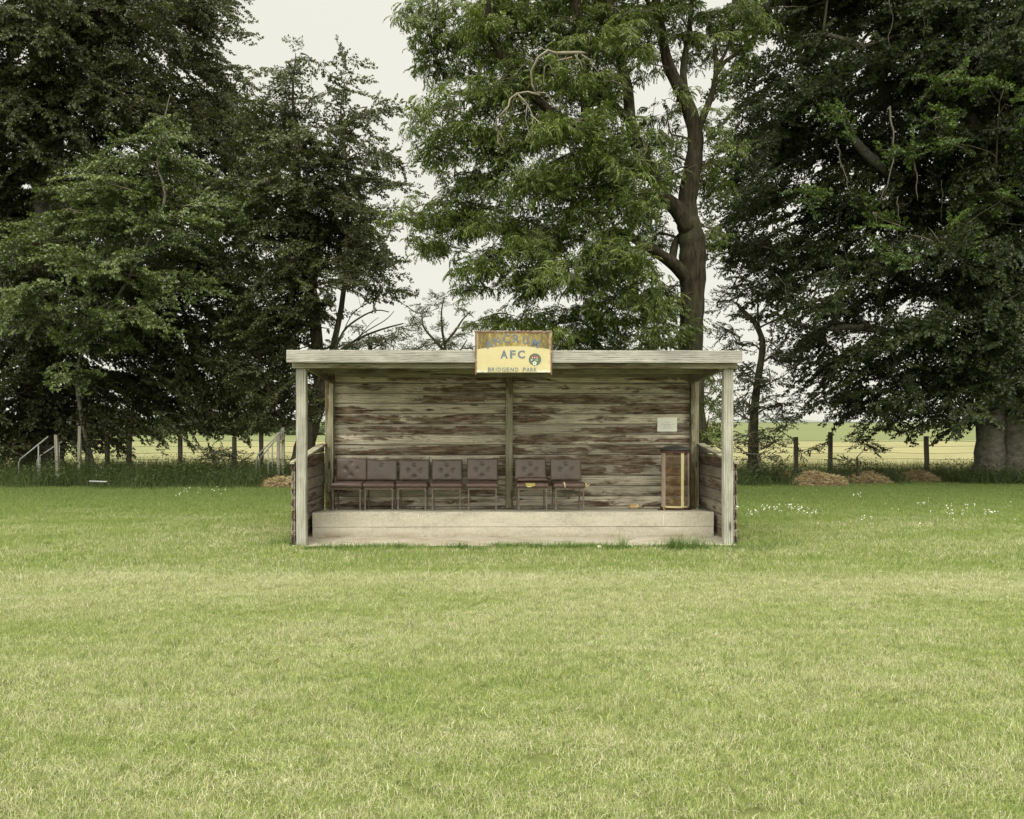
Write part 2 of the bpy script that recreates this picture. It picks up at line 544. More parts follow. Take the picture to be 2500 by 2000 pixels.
# back wall: thirteen lapped boards
b = MB()
pt = .161
z = .2898
for i in range(15):
    z0 = math.floor(z / pt) * pt + i * pt
    lo = max(z0, .28); hi = z0 + pt - .014
    if lo > 2.40: break
    hi = min(hi + .006, 2.41) + random.uniform(-.002, .002)
    y = 2.086 + random.uniform(-.003, .003)
    cut = 26
    # waney-edged board: belly towards the inside, rounded lower arris, upper edge tucked behind
    seg = 60; base_ = len(b.v); ph = random.uniform(0, 9)
    for q in range(seg + 1):
        x = -H + .03 + (2 * H - .06) * q / seg
        w1 = .004 * math.sin(x * 2.3 + ph) + .0025 * math.sin(x * 7.1 + ph * 2) + random.uniform(-.001, .001)
        w2 = .003 * math.sin(x * 1.7 + ph * 3) + random.uniform(-.001, .001)
        yj = random.uniform(-.0015, .0015)
        hh_ = hi - lo
        b.v += [(x, y + .020 + yj, lo + w1), (x, y + .004 + yj, lo + hh_ * .10 + w1), (x, y - .006 + yj, lo + hh_ * .32), (x, y - .008 + yj, lo + hh_ * .70),
                (x, y - .002 + yj, lo + hh_ * .92 + w2), (x, y + .014, hi + w2), (x, y + .030, hi + w2), (x, y + .034, lo + w1)]
    for q in range(seg):
        for e_ in range(8): b.f.append((base_ + q*8 + e_, base_ + q*8 + (e_+1) % 8, base_ + (q+1)*8 + (e_+1) % 8, base_ + (q+1)*8 + e_))
    b.f.append(tuple(base_ + e_ for e_ in range(8))); b.f.append(tuple(base_ + seg*8 + e_ for e_ in reversed(range(8))))
b.box(-H + .03, H - .03, 2.13, 2.14, .2, 2.30)
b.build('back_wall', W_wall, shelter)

# side walls with sloping cap rails
def captop(y): return 1.118 + (1.315 - 1.118) * (y + .03) / 2.0
for sgn in (-1, 1):
    b = MB()
    for i in range(8):
        z0 = .02 + i * .165 if i else .03
        z1 = .02 + (i + 1) * .165 - .010
        f = lambda y: captop(y) - .028
        if z0 > f(2.0): break
        xi = sgn * (H + .002); xo = xi + sgn * .02
        ys = .006
        if z0 > f(ys) - .01:
            ys = (z0 + .012 - 1.09) / .0985 - .03 + .02
        board(b, xi, xo, ys, 2.075, z0, z1, 12, .0025, 'Y', tilt=-sgn * .0, top=f)
        # the outside lap: each board's foot stands proud of the one below
    for i in range(8):
        z0 = .025 + i * .165; z1 = z0 + .172
        f = lambda y: captop(y) - .03
        if z1 > f(.05): z1 = f(.05)
        if z1 - z0 < .03: continue
        x1_ = sgn * (H + .024)
        board(b, x1_ + sgn * .022, x1_ + sgn * .040, .02, 2.08, z0, z1, 8, .002, 'Y', tilt=-sgn * .018)
    sw = b.build('side_wall', W_side, shelter)
    b = MB()
    ya, yb = -.05, 1.955
    th = .032
    x0, x1 = sgn * (H - .055), sgn * (H + .062)
    vs = [(x, y, captop(y) + d) for x in (x0, x1) for y in (ya, yb) for d in (-th, 0)]
    if sgn < 0: xx = (H - .128)
    # notch round the front post: the rail starts behind it, a short piece runs outside
    yn = .128
    b.box(0, 0, 0, 0, 0, 0) if False else None
    def slab(x0, x1, ya, yb):
        vs = [(x, y, captop(y) + d) for x in (x0, x1) for y in (ya, yb) for d in (-th, 0)]
        b.add(vs, [(0,1,3,2),(4,6,7,5),(0,4,5,1),(2,3,7,6),(0,2,6,4),(1,5,7,3)])
    slab(x0, x1, yn, yb); slab(sgn * (H + .003), x1, -.05, yn)
    b.build('cap_rail', W_beam, sw, .004)

# roof: fascia, front beam, purlins, rafters, corrugated sheet
b = MB()
board(b, -2.99, 2.985, -.20, -.155, 2.420, 2.582, 40, .002, 'X')
b.build('fascia_board', W_fascia, shelter, .004)
b = MB()
for i in range(260):
    x = random.uniform(-2.98, 2.97); s_ = random.uniform(.004, .014)
    b.lathe([(.0005, 0), (s_, .001), (s_ * .7, s_ * .35), (.0005, s_ * .5)], 6, Matrix.Translation((x, random.uniform(-.19, -.16), 2.580)))
tag(b.build('lichen', plain('roof_lichen', (150, 152, 126), .95, .3, 30), shelter), kind='stuff')
M_nail = plain('nail_head', (50, 42, 36), .7)
b = MB()
for zi in range(14):
    for x in (-H + .10, -H + .11, xa + .03, xa + .06, H - .10, -1.45, 1.45):
        b.lathe([(.0035, 0), (.0035, .003), (.0005, .0035)], 6, Matrix.Translation((x + random.uniform(-.008, .008), 2.074, .24 + zi * pt + random.uniform(-.02, .02))) @ Matrix.Rotation(R(90), 4, 'X'))
tag(b.build('nail_heads', M_nail, shelter), kind='stuff')
b = MB(); board(b, -2.945, 2.955, -.075, -.003, 2.352, 2.47, 30, .003, 'X'); b.build('front_beam', W_beam, shelter, .004)
b = MB(); board(b, -2.86, 2.86, .90, .95, 2.338, 2.435, 20, .002, 'X'); b.build('purlin', W_beam, shelter, .004)
b = MB(); board(b, -2.86, 2.86, 1.90, 1.945, 2.33, 2.395, 20, .002, 'X'); b.build('purlin', W_beam, shelter, .004)
for x0 in (-H + .145, H - .19):
    b = MB()
    vs = []
    for x in (x0, x0 + .045):
        for (y, za, zb_) in ((.0, 2.325, 2.47), (1.93, 2.225, 2.392)):
            vs += [(x, y, za), (x, y, zb_)]
    b.add(vs, [(0,1,3,2),(4,6,7,5),(0,4,5,1),(2,3,7,6),(0,2,6,4),(1,5,7,3)])
    b.build('rafter', W_rafter, shelter, .003)
b = MB()
n = 640
for i in range(n + 1):
    x = -2.97 + 5.94 * i / n
    dz = .009 * math.sin(2 * math.pi * x / .076)
    b.v += [(x, -.15, 2.492 + dz), (x, 2.22, 2.408 + dz)]
for i in range(n): b.f.append((i*2, i*2+2, i*2+3, i*2+1))
o = b.build('roof_sheet', plain('roof_sheet', (112, 112, 100), .6, .2, 5, metal=.2, spots=((92, 66, 44), 3, .5)), shelter, smooth=True)
sm = o.modifiers.new('s', 'SOLIDIFY'); sm.thickness = .001

# ------------------------------------------------------------------ lettering
def glyph(ch, bold=0.0):
    cu = bpy.data.curves.new('g', 'FONT'); cu.body = ch; cu.size = 1; cu.extrude = .0; cu.offset = bold
    cu.resolution_u = 6
    ob = bpy.data.objects.new('g', cu); COL.objects.link(ob)
    dg = bpy.context.evaluated_depsgraph_get()
    me = bpy.data.meshes.new_from_object(ob.evaluated_get(dg))
    vs = [v.co.copy() for v in me.vertices]; fs = [tuple(p.vertices) for p in me.polygons]
    bpy.data.objects.remove(ob, do_unlink=True); bpy.data.curves.remove(cu); bpy.data.meshes.remove(me)
    xs = [v.x for v in vs]; ys = [v.y for v in vs]
    return vs, fs, min(xs), max(xs), min(ys), max(ys)
_gc = {}
def put_glyph(b, ch, cx, cz, w, h, rot=0, y=0.0, bold=.0):
    if (ch, bold) not in _gc: _gc[(ch, bold)] = glyph(ch, bold)
    vs, fs, x0, x1, y0, y1 = _gc[(ch, bold)]
    r = R(rot); c, s = math.cos(r), math.sin(r)
    out_ = []
    for v in vs:
        a = ((v.x - x0) / (x1 - x0) - .5) * w; d = ((v.y - y0) / (y1 - y0) - .5) * h
        out_.append((cx + a * c - d * s, y, cz + a * s + d * c))
    b.add(out_, fs)

# club sign on the fascia
M_rust = plain('rusty_frame', (112, 84, 70), .8, .35, 18, bump=.3, spots=((150, 140, 122), 9, .56))
k = NT('sign_panel', .55, .35)
p = k.obj(); x_, y_, z_ = k.sep(p)
n1 = k.noise(k.map(p, (30, 30, 13)), 1.3, 6, .72, .3)
n2 = k.noise(p, 3.5, 3, .6)
n3 = k.noise(k.map(p, (16, 16, 4)), 1.0, 4, .6)
c = k.ramp(n2, [(.3, (180, 168, 124)), (.7, (190, 179, 138))])
arc = k.math('ADD', z_, k.math('MULTIPLY', k.math('MULTIPLY', x_, x_), .18))
dm = k.range(arc, .352, .366)
topfade = k.range(z_, .542, .528)
sidef = k.range(k.math('ABSOLUTE', x_), .485, .462)
dirt = k.math('MULTIPLY', k.math('MULTIPLY', dm, topfade), sidef)
dense = k.math('ADD', k.math('MULTIPLY', n1, .75), k.math('MULTIPLY', n3, .35))
corner = k.math('MULTIPLY', k.range(k.math('ABSOLUTE', x_), .18, .42), .14)
dense = k.math('ADD', dense, corner)
dc = k.ramp(dense, [(.42, (180, 160, 98)), (.56, (132, 114, 62)), (.70, (84, 70, 38))])
c = k.mix(k.math('MULTIPLY', dirt, .93), c, dc)
pe = k.math('ADD', k.math('MULTIPLY', k.noise(k.map(p, (6, 6, 30)), 1.6, 5, .7), .10), z_)
peel = k.math('MULTIPLY', k.range(pe, .098, .092), k.range(k.math('ABSOLUTE', k.math('SUBTRACT', k.math('ABSOLUTE', k.math('ADD', x_, .03)), .42)), .12, .09))
c = k.mix(peel, c, k.ramp(n1, [(.35, (176, 174, 154)), (.6, (214, 210, 190))]))
k.col(c)
M_panel = k.m
sw_, sh_ = 1.006, .558
scx, _ = loc_at(1253.9, 900, -.24)
sign = thing('club_sign', 'yellow rectangular club name board with grey-blue lettering and mossy top on the roof edge', 'sign', S(scx, -.225, 2.272), ST)
b = MB(); b.box(-sw_/2 + .012, sw_/2 - .012, -.014, .0, .018, sh_ - .012); b.build('panel', M_panel, sign)
b = MB()
b.box(-sw_/2, sw_/2, -.024, .012, sh_ - .022, sh_)
b.box(-sw_/2, -sw_/2 + .02, -.024, .012, -.012, sh_ - .0225)
b.box(sw_/2 - .02, sw_/2, -.024, .012, -.012, sh_ - .0225)
b.build('frame', M_rust, sign, .002)
# crumbly pale lichen along the top edge
b = MB()
for i in range(110):
    x = random.uniform(-.49, .5); s_ = random.uniform(.003, .009)
    b.lathe([(0.0005, 0), (s_, .001), (s_ * .7, s_ * .5), (.0005, s_ * .7)], 6, Matrix.Translation((x, random.uniform(-.02, .008), sh_ - .001)))
tag(b.build('lichen', plain('lichen', (186, 184, 166), .95, .2, 40), sign), kind='stuff')
M_screw = plain('rusty_screw', (60, 42, 34), .8)
for (x, z) in ((-.485, .375), (-.485, .268), (.475, .385), (.478, .268), (.468, .155), (-.45, .535), (-.48, .15)):
    b = MB(); b.lathe([(.0045, -.0), (.0045, .003), (.0005, .004)], 8, Matrix.Translation((x, -.0142, z)) @ Matrix.Rotation(R(90), 4, 'X'))
    b.build('screw', M_screw, sign)
def sp(px, py):   # position on the enlarged view of the sign -> sign coordinates
    return (px - 1067.5) / 9.374 / 187.2, (1163 - py) / 9.374 / 187.2 - .012
k = NT('sign_letters', .6, .3)
p = k.obj(); z_ = k.sep(p)[2]
n1 = k.noise(k.map(p, (26, 26, 14)), 1.4, 6, .7)
c = k.ramp(n1, [(.35, (82, 96, 110)), (.6, (108, 118, 124))])
c = k.mix(k.math('MULTIPLY', k.range(z_, .36, .38), k.range(n1, .50, .66, 0, .7)), c, (96, 92, 74))
k.col(c)
M_let = k.m
b = MB()
for ch, px, py, wd, hg, rot in (('A', 512, 470, 165, 190, 19), ('N', 690, 395, 150, 180, 18), ('C', 900, 340, 165, 195, 7),
                                 ('R', 1135, 338, 150, 185, -2), ('U', 1345, 375, 140, 190, -9), ('M', 1570, 440, 190, 190, -17)):
    x, z = sp(px, py); s_ = 1 / 9.374 / 187.2
    put_glyph(b, ch, x, z, wd * s_, hg * s_, rot, -.0165, .02)
b.build('lettering', M_let, sign); b = MB()
for ch, px, wd in (('A', 850, 165), ('F', 1050, 130), ('C', 1245, 165)):
    x, z = sp(px, 700)
    put_glyph(b, ch, x, z, wd * s_, 188 * s_, 0, -.0165, .035)
b.build('lettering', M_let, sign); b = MB()
text = 'BRIDGEND PARK'
xs = [515, 602, 668, 740, 842, 940, 1035, 1140, None, 1312, 1400, 1485, 1568]
ws = [72, 72, 16, 74, 84, 66, 74, 72, 0, 66, 84, 68, 74]
for ch, px, wd in zip(text, xs, ws):
    if px is None: continue
    x, z = sp(px, 1047)
    put_glyph(b, ch, x, z, wd * s_, 94 * s_, 0, -.0165, .02)
b.build('lettering', M_let, sign)
bx, bz = sp(1557, 815); br = 141 * s_
b = MB(); b.lathe([(.0005, .0026), (br, .0026), (br, 0)], 48, Matrix.Translation((bx, -.0142, bz)) @ Matrix.Rotation(R(90), 4, 'X'))
badge = b.build('badge', plain('badge_green', (80, 98, 84), .6, .12, 60), sign)
def bp_(px, py): return bx + (px - 875) / 615 * br, bz - (py - 900) / 615 * br
yb_ = -.0182
b = MB()
vs = []; n = 18
for i in range(n + 1):
    a = R(158 - 136 * i / n)
    vs.append((*bp_(865 + 400 * math.cos(a), 830 - 340 * math.sin(a)),))
    vs.append((*bp_(865 + 390 * math.cos(a), 850 - 110 * math.sin(a)),))
b.add([(x, yb_, z) for x, z in vs], [(i*2, i*2+1, i*2+3, i*2+2) for i in range(n)])
b.build('red_arch', plain('badge_red', (140, 78, 70), .7, .2, 80), badge)
b = MB()
for px, py in ((640, 735), (845, 715), (1075, 740)):
    pts = [bp_(px - 55, py + 50), bp_(px + 55, py + 50), bp_(px + 45, py - 10), bp_(px, py - 80), bp_(px - 45, py - 10)]
    b.add([(x, yb_ - .001, z) for x, z in pts], [(0, 1, 2, 3, 4)])
for ch, px, wd in (('1', 510, 60), ('9', 610, 90), ('8', 985, 95), ('3', 1125, 95)):
    x, z = bp_(px, 965); put_glyph(b, ch, x, z, wd / 615 * br, 185 / 615 * br, 0, yb_ - .001, .02)
pts = []
for i in range(10):
    a = R(90 + 36 * i); rr = 245 if i % 2 == 0 else 200
    pts.append(bp_(845 + rr * math.cos(a), 1285 - rr * math.sin(a)))
b.add([(x, yb_ - .001, z) for x, z in pts], [tuple(range(10))])
b.build('white_marks', plain('badge_white', (196, 196, 178), .7, .05), badge)
b = MB()
for (px, py, r_) in [(848, 1278, 62)] + [(845 + 205 * math.cos(R(54 + 72 * i)), 1285 - 205 * math.sin(R(54 + 72 * i)), 42) for i in range(5)]:
    pts = [bp_(px + r_ * math.cos(R(90 + 72 * i)), py - r_ * math.sin(R(90 + 72 * i))) for i in range(5)]
    b.add([(x, yb_ - .002, z) for x, z in pts], [tuple(range(5))])
b.build('football_patches', plain('badge_black', (44, 44, 34), .7, .05), badge)

# paper notice pinned to the back wall
nx, nz = loc_at(1629, 1037, 2.06)
notice = thing('paper_notice', 'white laminated paper notice pinned to the back wall boards above the wire bin', 'notice', S(nx, 2.062, nz), ST)
b = MB()
wv, hv = .306, .216
top = [(-.5 + i / 24, .5 + (.028 * abs(math.sin(i * .9)) if 3 < i < 20 else 0)) for i in range(25)]
right = [(.5 + .012 * math.sin(i * 1.7), .5 - i / 10) for i in range(1, 10)]
bot = [(.5 - i / 10, -.5 - .004 * math.sin(i)) for i in range(0, 11)]
left = [(-.5 - .02 * max(0, math.sin(i * .9)), -.5 + i / 10) for i in range(1, 10)]
pts = top + right + bot + left
n = len(pts)
b.add([(x * wv, -.002, z * hv) for x, z in pts] + [(x * wv, .0, z * hv) for x, z in pts],
      [tuple(range(n)), tuple(reversed(range(n, 2 * n)))] + [(i, (i + 1) % n, n + (i + 1) % n, n + i) for i in range(n)])
b.build('sheet', plain('paper', (240, 240, 228), .35, .05, 30, .5), notice)
b = MB()
rr_ = random.Random(3)
for (y0, x0, x1, h) in ((.165, -.13, .15, .05), (.02, -.36, .40, .042), (-.055, -.15, .17, .038), (-.14, -.38, .41, .026), (-.20, -.2, .22, .024), (-.27, -.31, .33, .026)):
    x = x0
    while x < x1:
        wl = min(rr_.uniform(.03, .09), x1 - x)
        m = int(wl / .012)
        for q in range(m):
            xq = x + q * .012
            hh = h * rr_.uniform(.5, 1)
            b.add([((xq + a) * wv, -.0032, (y0 + d) * hv) for a, d in ((0, 0), (.007, 0), (.007, hh), (0, hh))], [(0, 1, 2, 3)])
        x += wl + .015
b.build('print', plain('print', (104, 104, 96), .8, .05), notice)

# ------------------------------------------------------------------ chairs
def vinyl(name, c):
    k = NT(name, .38, .5)
    p = k.obj()
    n1 = k.noise(p, 7, 5, .65); n2 = k.noise(p, 60, 4, .7); n3 = k.noise(k.map(p, (1, 1, 1), (5, 2, 1)), 30, 3, .5)
    cc = k.ramp(n1, [(.3, tuple(x * .86 for x in c)), (.7, tuple(x * 1.12 for x in c))])
    cc = k.mix(k.range(n3, .64, .70, 0, .6), cc, (64, 34, 24))
    cc = k.mix(k.range(n2, .58, .72, 0, .3), cc, (150, 128, 122))
    k.col(cc); k.L.new(k.range(n1, .3, .7, .32, .5), k.b.inputs['Roughness'])
    k.bump(n2, .12, .002)
    return k.m
M_vin = vinyl('brown_vinyl', (94, 79, 70))
M_vin2 = vinyl('seat_vinyl', (84, 65, 57))
M_leg = plain('chair_leg_metal', (108, 106, 98), .5, .25, 30, .5, .3, spots=((104, 76, 58), 22, .50))
M_foam = plain('yellow_foam', (168, 156, 88), .95, .3, 60, bump=.5)
M_cream = plain('torn_lining', (204, 190, 152), .9, .2, 40)
M_btn = plain('button_metal', (168, 152, 146), .3, .1, 30, .6, .5)

def cushion(w, h, t, dim=(), nx=28, nz=22, puff=.012, edge=.028, wrink=0):
    """upholstered panel in the xz plane, front at -y; dim: button hollows (x, z from the top)"""
    b = MB()
    def prof(a, L):   # rounded fall-off at the rim
        d = min(a, L - a)
        return 0 if d > edge else (1 - math.sqrt(max(0, 1 - ((edge - d) / edge) ** 2)))
    fr = []
    for j in range(nz + 1):
        for i in range(nx + 1):
            u = i / nx; v = j / nz
            # denser near the rim
            u = .5 - .5 * math.cos(math.pi * u) if True else u
            v = .5 - .5 * math.cos(math.pi * v)
            u = .6 * u + .4 * i / nx; v = .6 * v + .4 * j / nz
            x = (u - .5) * w; z = v * h
            rd = prof(u * w, w) + prof(v * h, h)
            y = -t / 2 - puff * (1 - (2 * u - 1) ** 2) * (1 - (2 * v - 1) ** 2) + min(rd, 1) * t * .5
            for (dx, dz) in dim:
                r2 = ((x - dx) ** 2 + (z - (h - dz)) ** 2)
                y += .022 * math.exp(-r2 / (2 * .014 ** 2)) + .006 * math.exp(-r2 / (2 * .034 ** 2))
            y += random.uniform(-1, 1) * .0005 + wrink * math.sin(x * 31 + z * 17) * .002
            fr.append((x, y, z))
    m = (nx + 1)
    b.v = fr
    for j in range(nz):
        for i in range(nx): b.f.append((j*m+i, j*m+i+1, (j+1)*m+i+1, (j+1)*m+i))
    base = len(b.v)
    rim = [i for i in range(m)] + [j*m+nx for j in range(1, nz+1)] + [nz*m+i for i in range(nx-1, -1, -1)] + [j*m for j in range(nz-1, 0, -1)]
    for r_ in rim:
        x, y, z = b.v[r_]; b.v.append((x * .985, t / 2, z))
    n = len(rim)
    for i in range(n): b.f.append((rim[i], rim[(i+1) % n], base + (i+1) % n, base + i))
    b.f.append(tuple(base + i for i in range(n)))
    return b

def chair(label, ux, yf, rot, back_h, holes, buttons, dx=0, torn=None):
    """ux: pixel column of the seat's middle, yf: local y of the front feet"""
    x, _ = loc_at(ux, 1200, yf)
    z0 = stepz(yf + .2)
    t = thing('padded_chair', label, 'chair', S(x, yf, z0), ST + R(rot), 'padded chairs on the shelter step')
    w_ = .462; sh = .355
    # legs and frame
    for sx in (-1, 1):
        b = MB(); b.box(sx * .203 - .011, sx * .203 + .011, 0, .022, -.012, sh); b.box(sx*.203-.013, sx*.203+.013, -.002, .024, -.012, .012); b.build('leg', M_leg, t, .002)
        b = MB(); vs = [(sx * .203 + a, yy + c_, zz) for (yy, zz) in ((.43, -.004), (.385, sh)) for a in (-.011, .011) for c_ in (0, .022)]
        b.add(vs, [(0,1,3,2),(4,6,7,5),(0,4,5,1),(2,3,7,6),(0,2,6,4),(1,5,7,3)]); b.build('leg', M_leg, t, .002)
    b = MB()
    b.box(-.192, .192, .001, .021, sh - .03, sh - .002); b.box(-.192, .192, .386, .405, sh - .03, sh - .002)
    for sx in (-1, 1):
        b.box(sx * .203 - .010, sx * .203 + .010, .0225, .385, sh - .03, sh - .002)
    for sx in (-1, 1):
        b.tube([(sx * .17, .39, sh - .01), (sx * .17, .435, sh + .05), (sx * .17, .455, sh + .14)], .010, 6)
    b.build('seat_frame', M_leg, t)
    # seat: cushion lying flat
    b = cushion(w_ + .012, .43, .068, (), 24, 20, .010, .026, 1)
    Ms = Matrix.Translation((0, -.022, sh + .034)) @ Matrix.Rotation(R(-90), 4, 'X') @ Matrix.Rotation(R(180), 4, 'Z') @ Matrix.Translation((0, 0, -.43))
    Ms = Matrix.Translation((0, -.022, sh + .034)) @ Matrix(((1, 0, 0, 0), (0, 0, 1, 0), (0, -1, 0, 0), (0, 0, 0, 1)))
    b.v = [tuple(Ms @ Vector(v)) for v in b.v]
    seat = b.build('seat', M_vin2, t, smooth=True)
    sd_ = seat
    # backrest, leaning back
    bh = back_h
    b = cushion(.472, bh, .050, holes)
    Mb = Matrix.Translation((dx, .405, sh + .075)) @ Matrix.Rotation(R(-9), 4, 'X')
    b.v = [tuple(Mb @ Vector(v)) for v in b.v]
    back = b.build('backrest', M_vin, t, smooth=True)
    for (bx_, bz_) in buttons:
        b = MB(); b.lathe([(.0005, .007), (.004, .006), (.0065, .002), (.0065, -.002)], 12,
                          Mb @ Matrix.Translation((bx_, -.018, bh - bz_)) @ Matrix.Rotation(R(90), 4, 'X'))
        b.build('button', M_btn, back, smooth=True)
    if torn == 'folded':
        b = cushion(w_ - .01, .27, .055, (), 20, 14, .012, .024, 2)
        M2 = Matrix.Translation((.004, .10, sh + .066 + .048)) @ Matrix.Rotation(R(-4), 4, 'X') @ Matrix(((1, 0, 0, 0), (0, 0, 1, 0), (0, -1, 0, 0), (0, 0, 0, 1)))
        b.v = [tuple(M2 @ Vector(v)) for v in b.v]
        tag(b.build('folded_cover', M_vin2, t, smooth=True), 'second layer of vinyl folded back over the rear of the seat')
        b = MB()
        vs = [(-.115, -.053, sh + .066), (.035, -.053, sh + .064), (.03, -.055, sh + .03), (-.02, -.054, sh + .022), (-.10, -.052, sh + .024)]
        b.add(vs + [(x_, y_ + .03, z_ + .006) for x_, y_, z_ in vs], [(0, 1, 2, 3, 4), (5, 6, 1, 0), (6, 7, 2, 1)])
        b.build('foam', M_foam, seat)
        b = MB(); b.add([(-.09, -.0555, sh + .026), (-.015, -.0565, sh + .026), (-.02, -.0555, sh + .012), (-.08, -.0545, sh + .012)], [(0, 1, 2, 3)])
        b.build('torn_lining', M_cream, seat)
    if torn == 'split':
        b = MB(); b.tube([(-.085, .03, sh + .076), (-.083, -.03, sh + .068), (-.078, -.0545, sh + .042), (-.077, -.05, sh + .006)], [.012, .013, .009, .005], 6)
        b.build('torn_lining', M_cream, seat)
        b = MB()
        b.tube([(.235, -.02, sh + .06), (.237, -.035, sh + .04), (.232, -.03, sh + .015)], [.012, .010, .006], 6)
        b.tube([(.238, -.01, sh + .012), (.262, -.02, sh + .026), (.292, -.02, sh + .052)], [.007, .010, .003], 6)
        b.build('torn_lining', M_cream, seat)
        b = MB(); b.box(.05, .10, .30, .34, sh - .11, sh - .02)
        # sagging torn webbing under the seat
        b = MB()
        b.add([(-.14, .30, sh - .01), (.15, .30, sh - .01), (.07, .34, sh - .15), (.03, .33, sh - .21), (-.05, .34, sh - .13)], [(0, 1, 2, 3, 4)])
        b.build('torn_webbing', plain('dark_webbing', (112, 106, 92), .9, .3, 40), t)
    return t

D4 = [(0, .078), (-.092, .172), (.092, .172), (0, .268)]
chair('leftmost brown vinyl chair, four buttons, beside the left rear post', 845.8, 1.50, -1.2, .345, [(-.002, .072), (-.096, .165), (.086, .165), (-.006, .262)], [(-.002, .072), (-.096, .165), (.086, .165), (-.006, .262)])
chair('brown vinyl chair with a single button left on its backrest, second from the left', 924.6, 1.50, .6, .325, [(0, .078)], [(0, .078)])
chair('four-buttoned brown vinyl chair standing between the single-button chair and a four-button chair', 1005, 1.50, -.6, .325, D4, D4)
chair('four-buttoned brown vinyl chair, fourth from the left in the row of five', 1089.7, 1.44, 1.4, .325, D4, D4)
chair('brown vinyl chair with four buttons standing just left of the middle post', 1177.5, 1.32, .5, .340, D4, D4)
chair('brown vinyl chair with folded seat and yellow foam showing, right of the middle post', 1300.5, 1.17, 2, .338, D4, D4[:3], torn='folded')
chair('rightmost brown vinyl chair, two buttons on its back and split seat corner with pale lining', 1391, 1.17, 3, .338, [(0, .078), (-.088, .172), (.094, .168)], [(0, .078), (-.088, .172)], torn='split')

# ------------------------------------------------------------------ wire litter bin
M_rustw = plain('rusty_wire', (104, 80, 54), .9, .5, 12, spots=((176, 150, 96), 10, .55))
M_brown = plain('bin_band', (88, 62, 54), .7, .3, 20, spots=((180, 160, 120), 14, .62))
M_bcream = plain('bin_strip', (212, 200, 152), .6, .08, 8, spots=((104, 76, 48), 12, .66))
M_pink = plain('bin_side_strip', (178, 158, 144), .6, .15, 10, spots=((70, 48, 40), 16, .62))
x, _ = loc_at(1648, 1200, 1.52)
zb_ = stepz(1.5)
bn = thing('wire_litter_bin', 'round rusty wire mesh litter bin with dark lid and cream strips in the right corner', 'litter bin', S(x, 1.53, zb_ - .004), ST)
b = MB(); b.lathe([(.225, .0), (.262, .0), (.262, .006), (.22, .008), (.22, .05), (.214, .052), (.214, .0)], 48); b.build('base_ring', plain('rusty_base', (74, 56, 42), .9, .4, 14, spots=((178, 152, 100), 8, .60)), bn)
b = MB()
nw = 120
for i in range(nw):
    a = 2 * math.pi * i / nw; r = .205
    c_, s_ = math.cos(a), math.sin(a)
    q = .0018
    b.add([(r*c_ - s_*q, r*s_ + c_*q, .02), (r*c_ + s_*q, r*s_ - c_*q, .02), (r*c_ + s_*q, r*s_ - c_*q, .875), (r*c_ - s_*q, r*s_ + c_*q, .875)], [(0, 1, 2, 3)])
for i in range(15):
    z = .06 + i * .055
    b.lathe([(.206, z), (.206, z + .002)], 40)
b.build('wire_mesh', M_rustw, bn)
b = MB(); b.lathe([(.207, .045), (.207, .07), (.2065, .075)], 40); b.build('lower_band', M_bcream, bn)
b = MB(); b.lathe([(.214, .862), (.219, .866), (.219, .896), (.214, .90), (.205, .90), (.205, .862), (.214, .862)], 48); b.build('rim', M_brown, bn)
for (x0, x1, mat) in ((.052, .098, M_bcream), (-.2085, -.168, M_pink), (.168, .2085, M_pink)):
    b = MB(); vs = []
    for i in range(9):
        xx = x0 + (x1 - x0) * i / 8
        yy = -math.sqrt(max(.0001, .2105 ** 2 - xx * xx))
        vs += [(xx, yy, .05), (xx, yy, .866), (xx * .985, yy * .985, .05), (xx * .985, yy * .985, .866)]
    fs = []
    for i in range(8):
        a = i * 4
        fs += [(a, a+4, a+5, a+1), (a+2, a+3, a+7, a+6), (a+1, a+5, a+7, a+3), (a, a+2, a+6, a+4)]
    b.add(vs, fs); b.build('strip', mat, bn)
b = MB(); b.lathe([(.0005, .985), (.06, .98), (.16, .955), (.215, .93), (.228, .925), (.230, .905), (.222, .900), (.2, .905)], 48); b.build('lid', plain('dark_lid', (52, 54, 48), .45, .2, 10, .5), bn, smooth=True)
b = MB(); b.lathe([(.2, .04), (.2, .045), (.0005, .046)], 32); b.build('floor_plate', M_rustw, bn)

# plastic bottle on its side
x, _ = loc_at(1535, 1240, 1.93)
bt = thing('plastic_bottle', 'clear plastic bottle with orange and white label lying against the back wall', 'bottle', S(x, 1.95, stepz(1.93) + .034), ST)
MT = Matrix.Rotation(R(90), 4, 'Y')
k = NT('clear_plastic', .2, .5); k.col((212, 196, 150)); k.b.inputs['Transmission Weight'].default_value = .5
b = MB(); b.lathe([(.001, 0), (.028, .001), (.033, .008), (.033, .165), (.030, .18), (.016, .205), (.013, .212), (.013, .222)], 24, MT); b.build('body', k.m, bt, smooth=True)
k = NT('bottle_label', .5, .4); p = k.obj()
k.col(k.ramp(k.noise(p, 28, 3, .6), [(.42, (214, 208, 190)), (.52, (206, 176, 112)), (.66, (190, 134, 64))]))
b = MB(); b.lathe([(.0338, .03), (.0342, .031), (.0342, .150), (.0338, .151)], 24, MT); b.build('label', k.m, bt, smooth=True)
b = MB(); b.lathe([(.001, .213), (.0155, .213), (.0155, .238), (.001, .239)], 16, MT); b.build('cap', plain('black_cap', (34, 38, 34), .4, .1), bt)

